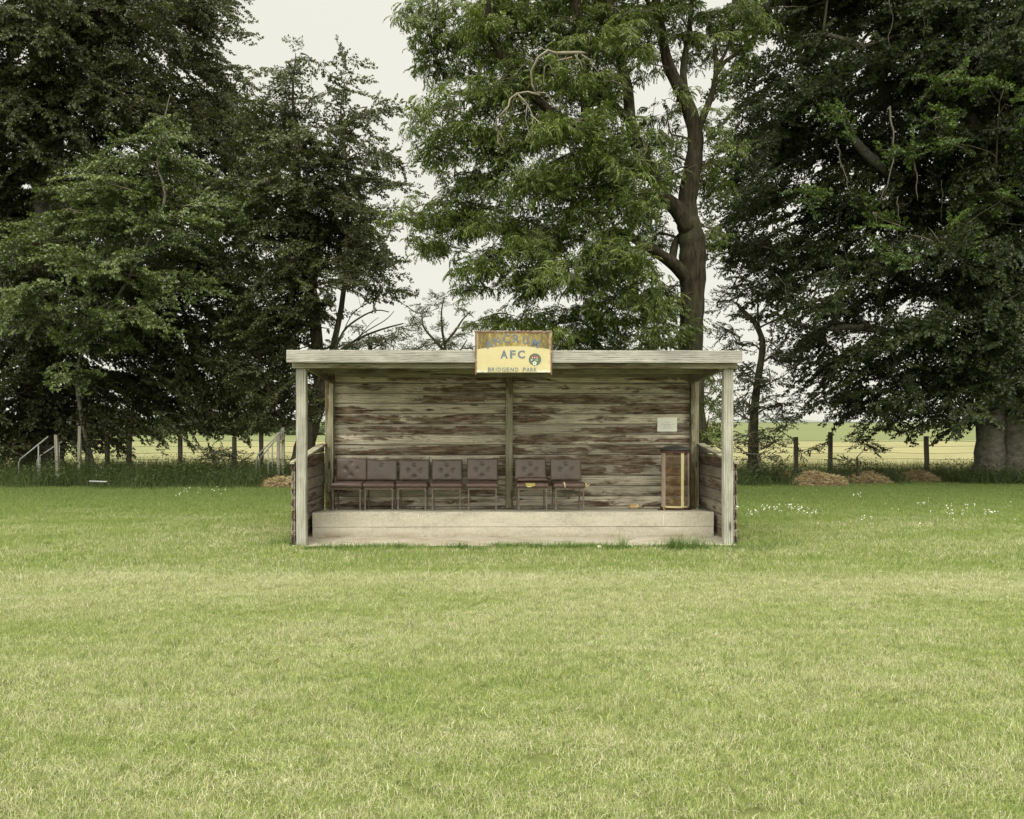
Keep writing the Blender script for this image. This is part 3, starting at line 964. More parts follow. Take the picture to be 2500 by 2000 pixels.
# ------------------------------------------------------------------ foliage kit
def basis(yaw, pitch, roll):
    """rotation matrices (n,3,3): x axis along yaw/pitch, rolled about itself"""
    cy, sy, cp, sp_, cr, sr = np.cos(yaw), np.sin(yaw), np.cos(pitch), np.sin(pitch), np.cos(roll), np.sin(roll)
    X = np.stack([cp * cy, cp * sy, sp_], -1)
    Y0 = np.stack([-sy, cy, np.zeros_like(cy)], -1)
    Z0 = np.cross(X, Y0)
    Y = Y0 * cr[..., None] + Z0 * sr[..., None]
    Z = np.cross(X, Y)
    return np.stack([X, Y, Z], -1)      # columns

def leaves_at(pos, yaw, pitch, roll, L, Wd, shape='oval'):
    """rhombic leaves: (n,4,3)"""
    M = basis(yaw, pitch, roll)
    n = len(pos)
    loc = np.zeros((n, 4, 3))
    wide = .45 if shape == 'oval' else .38
    loc[:, 1, 0] = L * wide; loc[:, 1, 1] = Wd / 2; loc[:, 1, 2] = Wd * .12
    loc[:, 2, 0] = L; loc[:, 2, 2] = -L * .10
    loc[:, 3, 0] = L * wide; loc[:, 3, 1] = -Wd / 2; loc[:, 3, 2] = Wd * .12
    return np.einsum('nij,nkj->nki', M, loc) + pos[:, None, :]

def beech_bough(r, length=1.3, ll=.092, droop=.28, fill=1.0):
    P = []; Y = []; Pi = []; Ro = []; LL = []
    n = int(length / .13)
    stem = []
    for i in range(n + 1):
        t = i / n
        x = length * t
        z = -droop * t * t * length
        stem.append((x, .06 * math.sin(t * 5 + r.uniform(0, 6)), z))
        for side in (-1, 1):
            if r.random() > .85 * fill: continue
            a = side * r.uniform(.6, 1.05) * (1 - .5 * t)
            sl = r.uniform(.26, .56) * (1.08 - .7 * t)
            m = int(sl / .042)
            for q in range(1, m + 1):
                d = q / m * sl
                px, py = x + d * math.cos(a), stem[-1][1] + d * math.sin(a)
                pz = z - .22 * d * d + r.normal(0, .012)
                for s2 in (-1, 1):
                    P.append((px + r.normal(0, .008), py + r.normal(0, .008), pz))
                    Y.append(a + s2 * r.uniform(.3, 1.0)); Pi.append(r.normal(-.45, .45)); Ro.append(r.normal(0, .8)); LL.append(ll * r.uniform(.7, 1.15))
    P = np.array(P); LL = np.array(LL)
    return leaves_at(P, np.array(Y), np.array(Pi), np.array(Ro), LL, LL * .64), stem

def ash_bough(r, length=.95, ll=.10):
    Q = []; stem = []
    n = 5
    for i in range(n + 1):
        t = i / n
        x = length * t; z = -.16 * t * t * length; y = .05 * math.sin(3 * t + r.uniform(0, 6))
        stem.append((x, y, z))
        if i == 0: continue
        side = (-1) ** i
        off = r.uniform(.05, .22)
        cx, cy, cz = x, y + side * off, z + r.uniform(-.05, .06)
        for k_ in range(r.integers(6, 9)):
            a = r.uniform(0, 2 * math.pi); p0 = r.uniform(-.25, .55)
            cl = r.uniform(.22, .32)
            m = 4
            for q in range(1, m + 2):
                d = q / (m + 1) * cl
                pit = p0 - 2.6 * d / .3 * .55
                px = cx + d * math.cos(p0 - d * 1.5) * math.cos(a); py = cy + d * math.cos(p0 - d * 1.5) * math.sin(a); pz = cz + d * math.sin(p0 - d * 2.4)
                if q == m + 1: Q.append((px, py, pz, a, pit - .3, r.normal(0, .3)))
                else:
                    for s2 in (-1, 1):
                        Q.append((px, py, pz, a + s2 * r.uniform(.6, .9), pit - r.uniform(.0, .35), -s2 * .35 + r.normal(0, .2)))
    Q = np.array(Q); n_ = len(Q)
    LL = ll * r.uniform(.8, 1.15, n_)
    return leaves_at(Q[:, :3], Q[:, 3], Q[:, 4], Q[:, 5], LL, LL * .34), stem

def small_bough(r, length=.8, ll=.068):
    return beech_bough(r, length, ll, .12, .8)

def place(tmpl, pos, yaw, pitch, roll, scale, r, leafbias=None):
    """instances of the bough templates -> one array of leaves"""
    idx = r.integers(0, len(tmpl), len(pos))
    M = basis(yaw, pitch, roll)
    out_ = []; rn = []
    for k_ in range(len(tmpl)):
        sel = np.where(idx == k_)[0]
        if not len(sel): continue
        T = tmpl[k_][0]
        A = np.einsum('nij,mkj->nmki', M[sel] * scale[sel][:, None, None], T) + pos[sel][:, None, None, :]
        out_.append(A.reshape(-1, 4, 3))
        base = r.uniform(0, 1, len(sel))[:, None]
        rn.append((base * .5 + r.uniform(0, 1, (len(sel), T.shape[0])) * .5).ravel())
    return np.concatenate(out_), np.concatenate(rn), idx, M

def blob_pts(bl, dens, r):
    """bough anchor points for a list of blobs given in picture columns/rows and depth"""
    out_ = []; own = []
    for bi, (u, v, ru, rv, D, rd) in enumerate(bl):
        c = np.array(at(u, v, D)); a = ru * D / F; b_ = rv * D / F
        n = max(3, int(math.pi * a * b_ * dens * (.6 + .4 * min(rd, 2.5) / 1.5)))
        d = r.normal(size=(n, 3)); d /= np.linalg.norm(d, axis=1)[:, None]
        q = d * (r.uniform(0, 1, n) ** .40)[:, None]
        out_.append(c + q * np.array([a, rd, b_])); own.append(np.full(n, bi))
    return np.concatenate(out_), np.concatenate(own)

def curve_pts(a, b_, sag, n, r, wob=.1):
    a = Vector(a); b_ = Vector(b_)
    pts = []
    L = (b_ - a).length
    o1 = Vector(r.normal(size=3)) * wob * L * .5
    for i in range(n + 1):
        t = i / n
        p = a.lerp(b_, t) + Vector((0, 0, sag * L * math.sin(math.pi * t))) + o1 * math.sin(math.pi * t) * (.6 + .4 * math.sin(5 * t))
        pts.append(p)
    return pts

M_bark = plain('bark', (112, 106, 92), .95, .35, 9, .1, bump=.6)
def bark(name, c1, c2, sc=(9, 9, 1.6), grn=.3):
    k = NT(name, .95, .08)
    p = k.obj()
    n1 = k.noise(k.map(p, sc), 1.6, 7, .7, .4); n2 = k.noise(p, 1.4, 4, .6)
    c = k.ramp(n1, [(.34, c1), (.62, c2)])
    c = k.mix(k.range(n2, .45, .62, 0, grn), c, (76, 84, 56))
    k.col(c); k.bump(n1, .9, .04)
    return k.m
M_bark_beech = bark('beech_bark', (70, 68, 62), (112, 108, 98), (3, 3, 5))
M_bark_ash = bark('ash_bark', (24, 22, 18), (64, 58, 47), (11, 11, 1.5))
M_bark_dark = bark('dark_bark', (40, 38, 30), (82, 76, 62))
M_twig = plain('twig_bark', (88, 82, 68), .9, .3, 4)
M_dead = plain('dead_wood', (122, 117, 102), .85, .25, 6, .15, spots=((120, 104, 70), 5, .56))

def grow(name, label, cat, base, trunk, blobs, tmpl, mat, dens, r, bark_m, limbs=(), group=None, trunk_top=None, outward=.7,
         pitch=(-.25, .28), sc=(.8, 1.15), limb_r=.09, extra=None, sides=14, flare=1.0, limb_every=1, twigs=True):
    """trunk: list of (point, radius). limbs: list of lists of (point, radius)."""
    t = thing(name, label, cat, base, 0, group)
    off = Vector(base)
    b = MB()
    pts = [Vector(p) - off for p, _ in trunk]; rad = [q for _, q in trunk]
    # smooth the trunk
    sp2 = []; sr = []
    for i in range(len(pts) - 1):
        p0 = pts[max(i-1, 0)]; p1 = pts[i]; p2 = pts[i+1]; p3 = pts[min(i+2, len(pts)-1)]
        for q in range(5):
            s_ = q / 5
            sp2.append(.5 * ((2*p1) + (p2-p0)*s_ + (2*p0-5*p1+4*p2-p3)*s_*s_ + (3*p1-p0-3*p2+p3)*s_**3)); sr.append(rad[i] * (1-s_) + rad[i+1] * s_)
    sp2.append(pts[-1]); sr.append(rad[-1])
    sr = [q * (1 + .05 * math.sin(i * 1.7)) for i, q in enumerate(sr)]
    b.tube(sp2, sr, sides)
    lnodes = []
    for lm in limbs:
        lp = [Vector(p) - off for p, _ in lm]; lr = [q for _, q in lm]
        s2 = []; r2 = []
        for i in range(len(lp) - 1):
            p0 = lp[max(i-1, 0)]; p1 = lp[i]; p2 = lp[i+1]; p3 = lp[min(i+2, len(lp)-1)]
            for q in range(4):
                s_ = q / 4
                s2.append(.5 * ((2*p1) + (p2-p0)*s_ + (2*p0-5*p1+4*p2-p3)*s_*s_ + (3*p1-p0-3*p2+p3)*s_**3)); r2.append(lr[i]*(1-s_)+lr[i+1]*s_)
        s2.append(lp[-1]); r2.append(lr[-1])
        b.tube(s2, r2, 9)
        lnodes += list(zip(s2[1:], r2[1:]))
    tr = b.build('trunk', bark_m, t, smooth=True)
    tz = np.array([p.z for p in sp2]); txy = np.array([[p.x, p.y] for p in sp2])
    def axis(z):
        i = int(np.argmin(np.abs(tz - z))); return sp2[i], sr[i]
    pos, own = blob_pts(blobs, dens, r)
    pos = pos - np.array(off)
    pos = pos[pos[:, 2] > .25]if False else pos
    ax = np.array([axis(z * .8)[0] for z in pos[:, 2]])
    d = pos - ax
    yaw_out = np.arctan2(d[:, 1], d[:, 0])
    n = len(pos)
    yaw = yaw_out + r.normal(0, 1.1 * (1.3 - outward), n)
    pit = r.normal(pitch[0], pitch[1], n)
    roll = r.normal(0, .6, n)
    scale = r.uniform(sc[0], sc[1], n)
    # the bough's middle, not its foot, sits at the sampled place
    blen = max(p_[0] for p_ in tmpl[0][1])
    X_ = np.stack([np.cos(pit) * np.cos(yaw), np.cos(pit) * np.sin(yaw), np.sin(pit)], -1)
    anchor = pos.copy()
    pos = pos - X_ * (scale * blen * .55)[:, None]
    P, rn, idx, M = place(tmpl, pos, yaw, pit, roll, scale, r)
    quads('crown', P, rn, mat, t)
    # branches: every leafy lump hangs on the nearest wood already there
    b = MB()
    nodes = [(sp2[i], sr[i]) for i in range(len(sp2)) if sp2[i].z > min(1.0, sp2[-1].z * .4)] + [(q, w_) for q, w_ in lnodes]
    cs = [Vector(at(q[0], q[1], q[4])) - off for q in blobs]
    order = sorted(range(len(cs)), key=lambda q: min((cs[q] - nn[0]).length for nn in nodes))
    for bi in order:
        c = cs[bi]
        best = min(nodes, key=lambda nn: (c - nn[0]).length + max(0, nn[0].z - c.z + .3) * .6)
        L_ = (c - best[0]).length
        r0 = min(limb_r, best[1] * .7, .02 + .022 * L_)
        cp = curve_pts(best[0], c, .08, 7, r, .22)
        rr_ = [r0 * (1 - .6 * q / 7) for q in range(8)]
        b.tube(cp, rr_, 6)
        nodes += list(zip(cp[2:], rr_[2:]))
        bi_pts = pos[own == bi]
        if twigs:
            for q in bi_pts:
                if r.random() < .55:
                    b.tube(curve_pts(c, Vector(q), .04, 4, r, .14), [.022, .018, .014, .010, .006], 4, False)
    if twigs:
        for i in range(n):
            st = tmpl[idx[i]][1]
            pts = [Vector(M[i] @ np.array(s_) * scale[i] + pos[i]) for s_ in st[::3] + [st[-1]]]
            b.tube(pts, [.007 * (1 - .7 * q / len(pts)) + .001 for q in range(len(pts))], 3, False)
    b.build('branches', M_twig, t, smooth=True)
    return t, off

rb = np.random.default_rng(5)
T_beech = [beech_bough(rb) for _ in range(8)]
T_small = [small_bough(rb) for _ in range(6)]
T_ash = [ash_bough(rb) for _ in range(7)]
L_beech = leafmat('beech_leaf', [(40, 45, 24), (57, 63, 32), (80, 85, 46), (110, 114, 70)], .42, .2)
L_beech2 = leafmat('pale_beech_leaf', [(56, 66, 34), (80, 91, 48), (108, 117, 70), (138, 146, 98)], .40, .22)
L_dark = leafmat('dark_beech_leaf', [(26, 31, 15), (39, 46, 21), (57, 64, 28), (86, 92, 42)], .5, .18, .3)
L_ash = leafmat('ash_leaf', [(52, 62, 27), (82, 94, 40), (114, 126, 56), (152, 162, 90)], .45, .28, patch=.9)
L_hedge = leafmat('hedge_leaf', [(36, 48, 26), (52, 66, 36), (74, 88, 48), (96, 108, 62)], .6, .2)

def off_frame(l): return l

# ---- beech on the left -------------------------------------------------
D = 27
gb = [at(97, 1175, D)]; base = Vector((gb[0].x, D, 0))
trunk = [(base + Vector((0, 0, -.1)), .9), (base + Vector((0, 0, .35)), .72), (base + Vector((0.03, 0, 1.2)), .60), (base + Vector((.0, 0, 3)), .52),
         (base + Vector((.1, 0, 6)), .50), (base + Vector((.3, 0, 9)), .40), (base + Vector((.2, 0, 12)), .30), (base + Vector((0, 0, 16)), .15)]
bl = []
for (u, v, ru, rv) in ((60, 90, 210, 170), (280, 70, 150, 140), (470, 60, 110, 110), (520, 190, 90, 70), (240, 250, 230, 110), (450, 290, 140, 90), (40, 330, 180, 130),
                       (590, 370, 90, 110), (-120, 200, 160, 220), (-120, 600, 160, 260), (60, 520, 180, 120), (250, 480, 150, 110), (420, 470, 130, 100), (550, 520, 110, 90),
                       (120, 680, 200, 100), (330, 650, 170, 90), (520, 660, 130, 100), (60, 830, 160, 100), (250, 800, 170, 80), (430, 800, 150, 90), (580, 790, 100, 80),
                       (40, 960, 120, 60), (180, 960, 130, 60), (330, 930, 130, 70), (480, 920, 110, 80), (600, 900, 70, 70), (20, 1040, 80, 60), (230, 1020, 90, 50), (330, 1030, 60, 30), (-100, 960, 90, 120), (430, 1000, 60, 34), (530, 980, 60, 40), (120, 1040, 80, 34), (400, 1045, 40, 20), (300, 1060, 40, 16), (480, 1035, 50, 20), (560, 1020, 40, 24), (30, 1090, 50, 24), (200, 1065, 60, 20), (610, 985, 40, 40)):
    bl.append((u, v, ru, rv, D + random.uniform(-1.6, 1.2), 2.2))
for (u, v, ru, rv) in ((50, -160, 300, 130), (400, -120, 220, 110), (200, -350, 350, 160), (-300, 0, 250, 350)):
    bl.append((u, v, ru, rv, D, 3.0))
r = np.random.default_rng(21)
tA, offA = grow('beech_tree', 'huge green beech at the far left, thick grey trunk behind a pipe handrail', 'tree',
     base, trunk, bl, T_beech, L_beech, 12, r, M_bark_beech, limb_r=.14, flare=1.2)
# lighter lower boughs of the same big beech, built on their own thin stem
D = 23.2
base = Vector((at(150, 1100, D).x, D + 2.0, 0))
trunk = [(base + Vector((0, .0, -.1)), .07), (at(190, 900, D + 1.6), .055), (at(310, 690, D + .7), .045)] + [(at(400, 500, D), .035), (at(385, 400, D), .028), (at(400, 300, D), .02), (at(415, 232, D), .008)]
bl = []
for (u, v, ru, rv) in ((400, 285, 22, 34), (360, 345, 80, 16), (430, 330, 45, 16), (350, 395, 110, 26), (440, 400, 80, 22), (230, 395, 60, 16), (270, 450, 130, 34), (430, 470, 120, 34),
                       (150, 520, 130, 40), (330, 540, 150, 45), (500, 500, 70, 26), (470, 580, 90, 36), (80, 600, 110, 40), (260, 640, 150, 46), (420, 680, 110, 42), (120, 720, 120, 40),
                       (300, 760, 110, 40), (210, 830, 110, 34), (200, 900, 80, 26), (40, 760, 80, 40)):
    bl.append((u, v, ru, rv, D + random.uniform(-.6, .8), .9))
r = np.random.default_rng(22)
grow('beech_shoots', 'lighter layered lower boughs of the big left beech, on a separate slender stem', 'tree', base, trunk, bl, T_beech, L_beech2, 10, r, M_bark_beech,
     outward=1.0, pitch=(.02, .2), limb_r=.03, sides=8, limb_every=2)

# ---- tree between, behind the shelter's left end --------------------------
D = 25
base = Vector((at(742, 1100, D).x, D, 0))
trunk = [(base + Vector((-.1, 0, -.1)), .42), (base + Vector((-.05, 0, .5)), .33), (at(748, 1075, D), .27), (at(766, 1010, D), .24), (at(782, 950, D), .20), (at(776, 860, D), .17), (at(760, 700, D), .14), (at(730, 450, D), .09), (at(715, 250, D), .04), (at(722, 130, D), .01)]
limbs = [[(at(766, 1010, D), .17), (at(790, 930, D), .13), (at(810, 860, D), .09), (at(840, 700, D), .07), (at(850, 450, D), .04), (at(832, 260, D), .02), (at(866, 165, D), .006)]]
# the bare branches fanning out above the roof
fan = []
for (pts, r0) in (([(778, 930), (812, 872), (870, 830), (930, 805), (985, 790)], .05), ([(812, 872), (838, 810), (880, 775), (920, 758), (950, 762)], .035),
                  ([(824, 842), (826, 790), (818, 750)], .02), ([(850, 845), (890, 812), (940, 782), (962, 760)], .02), ([(870, 830), (905, 790), (925, 775)], .012),
                  ([(880, 826), (930, 820), (975, 808)], .012), ([(838, 810), (862, 765), (900, 740), (930, 738)], .014), ([(790, 905), (835, 880), (872, 868), (900, 862)], .018)):
    fan.append([(at(u, v, D - .6 + .1 * i), r0 * (1 - .8 * i / len(pts))) for i, (u, v) in enumerate(pts)])
limbs += fan
bl = []
for (u, v, ru, rv) in ((700, 150, 22, 24), (735, 130, 20, 16), (700, 200, 60, 34), (690, 280, 70, 60), (760, 260, 40, 24), (640, 330, 60, 60), (730, 370, 110, 70), (860, 175, 22, 18), (835, 215, 38, 20), (840, 265, 26, 20),
                       (895, 262, 40, 14), (945, 268, 30, 9), (800, 320, 70, 22), (860, 320, 60, 26), (900, 375, 50, 26), (960, 400, 30, 14), (830, 400, 90, 50), (930, 445, 55, 30), (640, 460, 110, 80),
                       (780, 480, 110, 60), (890, 510, 70, 60), (660, 580, 120, 80), (800, 590, 110, 70), (905, 600, 56, 55), (930, 650, 34, 38), (640, 690, 110, 70), (770, 690, 90, 50),
                       (850, 680, 60, 40), (960, 700, 22, 18), (900, 690, 30, 30), (630, 790, 90, 60), (720, 790, 70, 60), (620, 870, 60, 60), (700, 870, 60, 60), (650, 950, 55, 40), (700, 960, 50, 60), (770, 900, 40, 60), (640, 1010, 26, 34),
                       (770, 990, 40, 50), (800, 850, 26, 24), (690, 1030, 34, 30), (720, 460, 80, 60), (745, 560, 60, 50), (850, 560, 60, 50), (640, 1000, 40, 40), (610, 960, 40, 40), (600, 1040, 24, 20), (700, 740, 60, 60), (780, 760, 50, 40), (720, 640, 60, 60), (840, 450, 60, 50), (690, 350, 60, 50), (860, 620, 60, 50)):
    bl.append((u, v, ru, rv, D + random.uniform(-1.0, 1.0), 1.3))
r = np.random.default_rng(23)
grow('beech_tree', 'leaning dark-trunked beech behind the left end of the shelter, with bare branches', 'tree', base, trunk, bl, T_beech, L_beech, 14, r, M_bark_dark,
     limbs=limbs, limb_r=.05, sc=(.6, 1.0), pitch=(-.05, .35))

# ---- ash behind the shelter ---------------------------------------------
D = 20
base = Vector((at(1692, 1100, D).x, D, 0))
trunk = [(base + Vector((0.05, 0, -.1)), .46), (base + Vector((0.02, 0, .4)), .36), (at(1688, 1000, D), .30), (at(1686, 846, D), .265), (at(1690, 740, D), .265), (at(1691, 650, D), .30), (at(1690, 590, D), .29), (at(1680, 540, D), .25),
         (at(1678, 490, D), .215), (at(1693, 400, D), .19), (at(1697, 325, D), .17), (at(1672, 240, D), .16), (at(1632, 160, D), .125), (at(1612, 60, D), .10), (at(1590, -60, D), .08)]
def limb(pts, D0, dD, r0, r1):
    n = len(pts) - 1
    return [(at(u, v, D0 + dD * i / n), r0 + (r1 - r0) * i / n) for i, (u, v) in enumerate(pts)]
limbs = [limb([(1686, 690), (1650, 650), (1612, 622), (1560, 590), (1500, 560)], D, -1, .17, .07),
         limb([(1682, 560), (1652, 510), (1620, 480), (1590, 420), (1560, 370), (1540, 300), (1532, 216), (1515, 150), (1495, 60), (1480, -60)], D - .1, -.6, .19, .08),
         limb([(1640, 640), (1650, 590), (1668, 570)], D, .2, .10, .06),
         limb([(1540, 300), (1505, 262), (1470, 235), (1430, 215)], D - .5, -.5, .10, .04),
         limb([(1590, 430), (1500, 400), (1440, 330), (1428, 220), (1428, 120), (1410, 20), (1400, -60)], D, -.8, .13, .09),
         limb([(1440, 330), (1330, 260), (1265, 190), (1220, 130), (1195, 70), (1190, 0)], D - .5, -1, .10, .06),
         limb([(1699, 325), (1715, 290), (1739, 226), (1748, 174), (1744, 110)], D, .3, .10, .04),
         limb([(1748, 180), (1771, 150), (1800, 130), (1850, 80), (1880, 60)], D + .3, .5, .06, .015),
         limb([(1745, 175), (1775, 120), (1790, 60), (1795, 20)], D + .3, .5, .045, .015),
         limb([(1675, 245), (1668, 170), (1680, 90), (1690, 0)], D, .4, .09, .05),
         limb([(1548, 110), (1560, 60), (1590, 30), (1620, -20)], D, .4, .07, .04),
         limb([(1640, 165), (1600, 60), (1570, -30)], D, .4, .07, .04),
         limb([(1686, 700), (1700, 640), (1690, 560)], D, .1, .1, .1)]
bl = []
for (u, v, ru, rv) in ((1020, 25, 40, 30), (1075, 55, 60, 45), (1050, 110, 40, 26), (1010, 60, 20, 30), (1150, 40, 70, 45), (1150, 140, 50, 40), (1060, 160, 30, 20), (1175, 90, 60, 40), (1250, 60, 70, 60), (1330, 50, 80, 60), (1430, 50, 80, 60), (1520, 40, 70, 60),
                       (1590, 60, 50, 50), (1660, 30, 60, 40), (1740, 40, 60, 40), (1690, 110, 60, 40), (1570, 150, 40, 50), (1240, 140, 60, 60), (1330, 150, 60, 50), (1480, 140, 50, 50), (1400, 130, 60, 50),
                       (1090, 110, 34, 24), (1060, 150, 26, 18), (1010, 268, 40, 30), (1080, 270, 46, 44), (1140, 250, 50, 44), (1200, 210, 60, 50), (1270, 240, 70, 60), (1360, 230, 60, 50), (1440, 260, 50, 50), (1500, 210, 30, 50),
                       (1060, 360, 50, 36), (1140, 340, 70, 46), (1230, 340, 80, 60), (1330, 340, 80, 70), (1430, 350, 70, 60), (1520, 360, 50, 50), (1590, 360, 34, 40), (1620, 430, 40, 40),
                       (1110, 430, 50, 40), (1200, 440, 70, 50), (1300, 450, 80, 60), (1400, 460, 80, 60), (1500, 460, 60, 50), (1060, 500, 60, 46), (1000, 520, 30, 26), (1130, 530, 80, 60), (1230, 560, 90, 60), (1350, 570, 90, 60), (1470, 570, 80, 60), (1570, 520, 50, 50),
                       (1080, 600, 60, 40), (1160, 640, 60, 40), (1250, 660, 60, 40), (1330, 680, 70, 50), (1430, 680, 80, 60), (1540, 640, 70, 50), (1600, 570, 34, 40), (1150, 700, 40, 26), (1200, 770, 50, 26), (1270, 780, 60, 40), (1360, 790, 70, 50), (1450, 790, 80, 60),
                       (1550, 750, 70, 60), (1620, 720, 34, 60), (1570, 840, 70, 40), (1650, 820, 40, 30), (1480, 850, 60, 30), (1350, 840, 60, 30),
                       (1600, 260, 22, 20), (1640, 330, 30, 30), (1750, 200, 20, 20), (1650, 250, 24, 14), (1730, 300, 30, 44), (1760, 400, 34, 50), (1720, 470, 24, 40), (1640, 380, 22, 30), (1740, 560, 24, 36), (1660, 90, 30, 30), (1790, 110, 50, 40), (1830, 50, 50, 40),
                       (1735, 960, 30, 46), (1745, 900, 26, 34), (1725, 1050, 22, 22)):
    bl.append((u, v, ru, rv, D + random.uniform(-1.4, .4) if u < 1600 else D + random.uniform(0, 1), .9))
for (u, v, ru, rv) in ((1400, 300, 60, 60), (1470, 320, 50, 60), (1440, 420, 60, 50), (1500, 420, 50, 40), (1540, 440, 40, 40), (1470, 200, 50, 50), (1390, 190, 50, 40), (1560, 500, 50, 40), (1440, 510, 60, 40), (1480, 620, 60, 40), (1340, 420, 60, 50),
                       (1560, 390, 34, 40), (1600, 480, 40, 40), (1300, 590, 60, 40), (1380, 640, 60, 40), (1440, 90, 50, 40), (1520, 100, 40, 40), (1240, 220, 50, 40), (1560, 610, 50, 40), (1590, 680, 40, 40), (1500, 730, 60, 40), (1610, 780, 40, 40)):
    bl.append((u, v, ru, rv, D - random.uniform(1.2, 2.2), .6))
for (u, v, ru, rv) in ((1300, -120, 300, 90), (1600, -120, 200, 90), (1400, -300, 300, 120)):
    bl.append((u, v, ru, rv, D, 2.5))
r = np.random.default_rng(24)
tC, offC = grow('ash_tree', 'tall forked ash with bright feathery leaves rising behind the middle of the shelter', 'tree', base, trunk, bl, T_ash, L_ash, 19, r, M_bark_ash,
     limbs=limbs, limb_r=.04, sc=(.6, 1.0), pitch=(-.15, .35), outward=.8)
b = MB()
for pts, r0 in (([(1440, 132), (1409, 131), (1380, 131), (1353, 129), (1339, 123), (1315, 139), (1297, 174), (1299, 209), (1311, 232)], .055),
                ([(1318, 232), (1290, 224), (1262, 230), (1247, 244), (1240, 262), (1214, 289), (1213, 305), (1217, 322), (1214, 345), (1222, 360)], .030),
                ([(1264, 230), (1287, 257), (1302, 285), (1318, 300), (1322, 325), (1312, 355)], .026), ([(1287, 257), (1284, 290), (1292, 320), (1280, 350)], .012),
                ([(1311, 226), (1330, 226), (1341, 240), (1347, 262)], .022), ([(1397, 140), (1345, 150), (1330, 165), (1325, 205)], .022), ([(1340, 152), (1350, 180), (1366, 205)], .014),
                ([(1404, 135), (1418, 155), (1424, 170)], .025), ([(1420, 134), (1445, 150), (1440, 160)], .02), ([(1388, 140), (1388, 160), (1400, 182)], .012), ([(1440, 150), (1460, 175), (1482, 200)], .012),
                ([(1217, 322), (1232, 340), (1228, 358), (1210, 364)], .010), ([(1302, 285), (1298, 320), (1302, 350)], .009), ([(1245, 244), (1238, 268), (1232, 290)], .010),
                ([(1318, 300), (1330, 330), (1326, 352)], .012), ([(1262, 230), (1250, 250), (1256, 275)], .010), ([(1360, 133), (1362, 150), (1352, 172)], .012), ([(1409, 131), (1412, 150), (1404, 168)], .012),
                ([(1339, 123), (1322, 118), (1300, 126)], .012), ([(1292, 320), (1300, 340), (1296, 362)], .008)):
    D2 = 17.75
    q_ = []
    for i, (u, v) in enumerate(pts):
        dd = D2 + .12 * math.sin(i) + (1.5 if (u, v) == (1440, 132) else 0)
        q_.append(at(u + random.uniform(-2.5, 2.5) * (i > 0), v + random.uniform(-2, 2) * (i > 0), dd) - offC)
    b.tube(q_, [r0 * .72 * (1 - .65 * i / len(pts)) for i in range(len(pts))], 7)
tag(b.build('dead_branch', M_dead, tC, smooth=True), 'pale leafless branch arching down through the leaves')

# ---- thin tree right of the shelter ---------------------------------------
D = 25
base = Vector((at(1838, 1110, D).x, D, 0))
trunk = [(base + Vector((0, 0, -.1)), .18), (at(1840, 1080, D), .14), (at(1842, 1000, D), .115), (at(1852, 920, D), .10), (at(1862, 850, D), .09), (at(1856, 815, D), .08), (at(1838, 782, D), .065), (at(1815, 760, D), .06), (at(1798, 740, D), .03)]
limbs = [limb([(1858, 830), (1852, 790), (1850, 750), (1852, 720)], D, .2, .05, .015), limb([(1838, 782), (1810, 772), (1790, 768), (1770, 775)], D, -.2, .04, .01), limb([(1850, 920), (1820, 890), (1800, 880)], D, -.2, .03, .01)]
bl = [(u, v, ru, rv, D + random.uniform(-.8, .8), .9) for (u, v, ru, rv) in ((1770, 640, 34, 30), (1790, 700, 50, 34), (1750, 740, 24, 34), (1765, 800, 40, 30), (1830, 700, 40, 30), (1850, 650, 50, 34), (1900, 700, 40, 40), (1800, 840, 34, 26),
      (1900, 780, 26, 40), (1910, 860, 40, 36), (1800, 920, 34, 40), (1880, 930, 50, 30), (1940, 900, 40, 40), (1830, 990, 60, 30), (1910, 990, 50, 40), (1770, 880, 24, 30), (1780, 1000, 26, 40), (1820, 780, 30, 20))]
r = np.random.default_rng(25)
grow('slender_tree', 'thin crooked dark-stemmed tree with sparse leaves beyond the right end of the shelter', 'tree', base, trunk, bl, T_small, L_dark, 24, r, M_bark_dark, limbs=limbs, limb_r=.03, sc=(.6, 1.0), pitch=(0, .4), sides=9)
def bush(name, label, base, bl, seed, tm=None, lm=None, dens=16, group=None):
    r = np.random.default_rng(seed)
    trunk = [(base + Vector((0, 0, -.1)), .06), (base + Vector((.03, 0, .3)), .045), (base + Vector((.0, 0, .7)), .02)]
    grow(name, label, 'bush', base, trunk, bl, tm or T_small, lm or L_dark, dens, r, M_bark_dark, limb_r=.02, sc=(.5, .85), pitch=(.1, .4), sides=6, group=group)
D = 24
bush('bush', 'dark leafy bush hugging the foot of the thin crooked tree beyond the shelter', Vector((at(1850, 1100, D).x, D, 0)),
     [(1770, 1080, 50, 40, D, .7), (1830, 1060, 60, 40, D, .8), (1890, 1080, 60, 34, D, .8), (1950, 1100, 40, 26, D, .6), (1850, 1110, 80, 30, D - .5, .7), (1920, 1040, 30, 26, D, .5)], 31)
D = 23.8
bush('bush', 'small drooping sapling in front of the fence between the two right heaps', Vector((at(2092, 1120, D).x, D, 0)),
     [(2085, 1040, 22, 24, D, .4), (2095, 1075, 40, 20, D, .4), (2110, 1100, 50, 16, D, .5), (2080, 1120, 34, 16, D, .4), (2140, 1095, 26, 10, D, .3)], 32, dens=10)
D = 25
bush('bush', 'ivy-dark bush among the fence posts at the far left, right of the beech trunk', Vector((at(215, 1110, D).x, D, 0)),
     [(210, 1090, 40, 34, D, .6), (170, 1075, 30, 30, D, .5), (250, 1075, 26, 26, D, .5), (20, 1110, 50, 30, D, .8)], 33)
D = 24
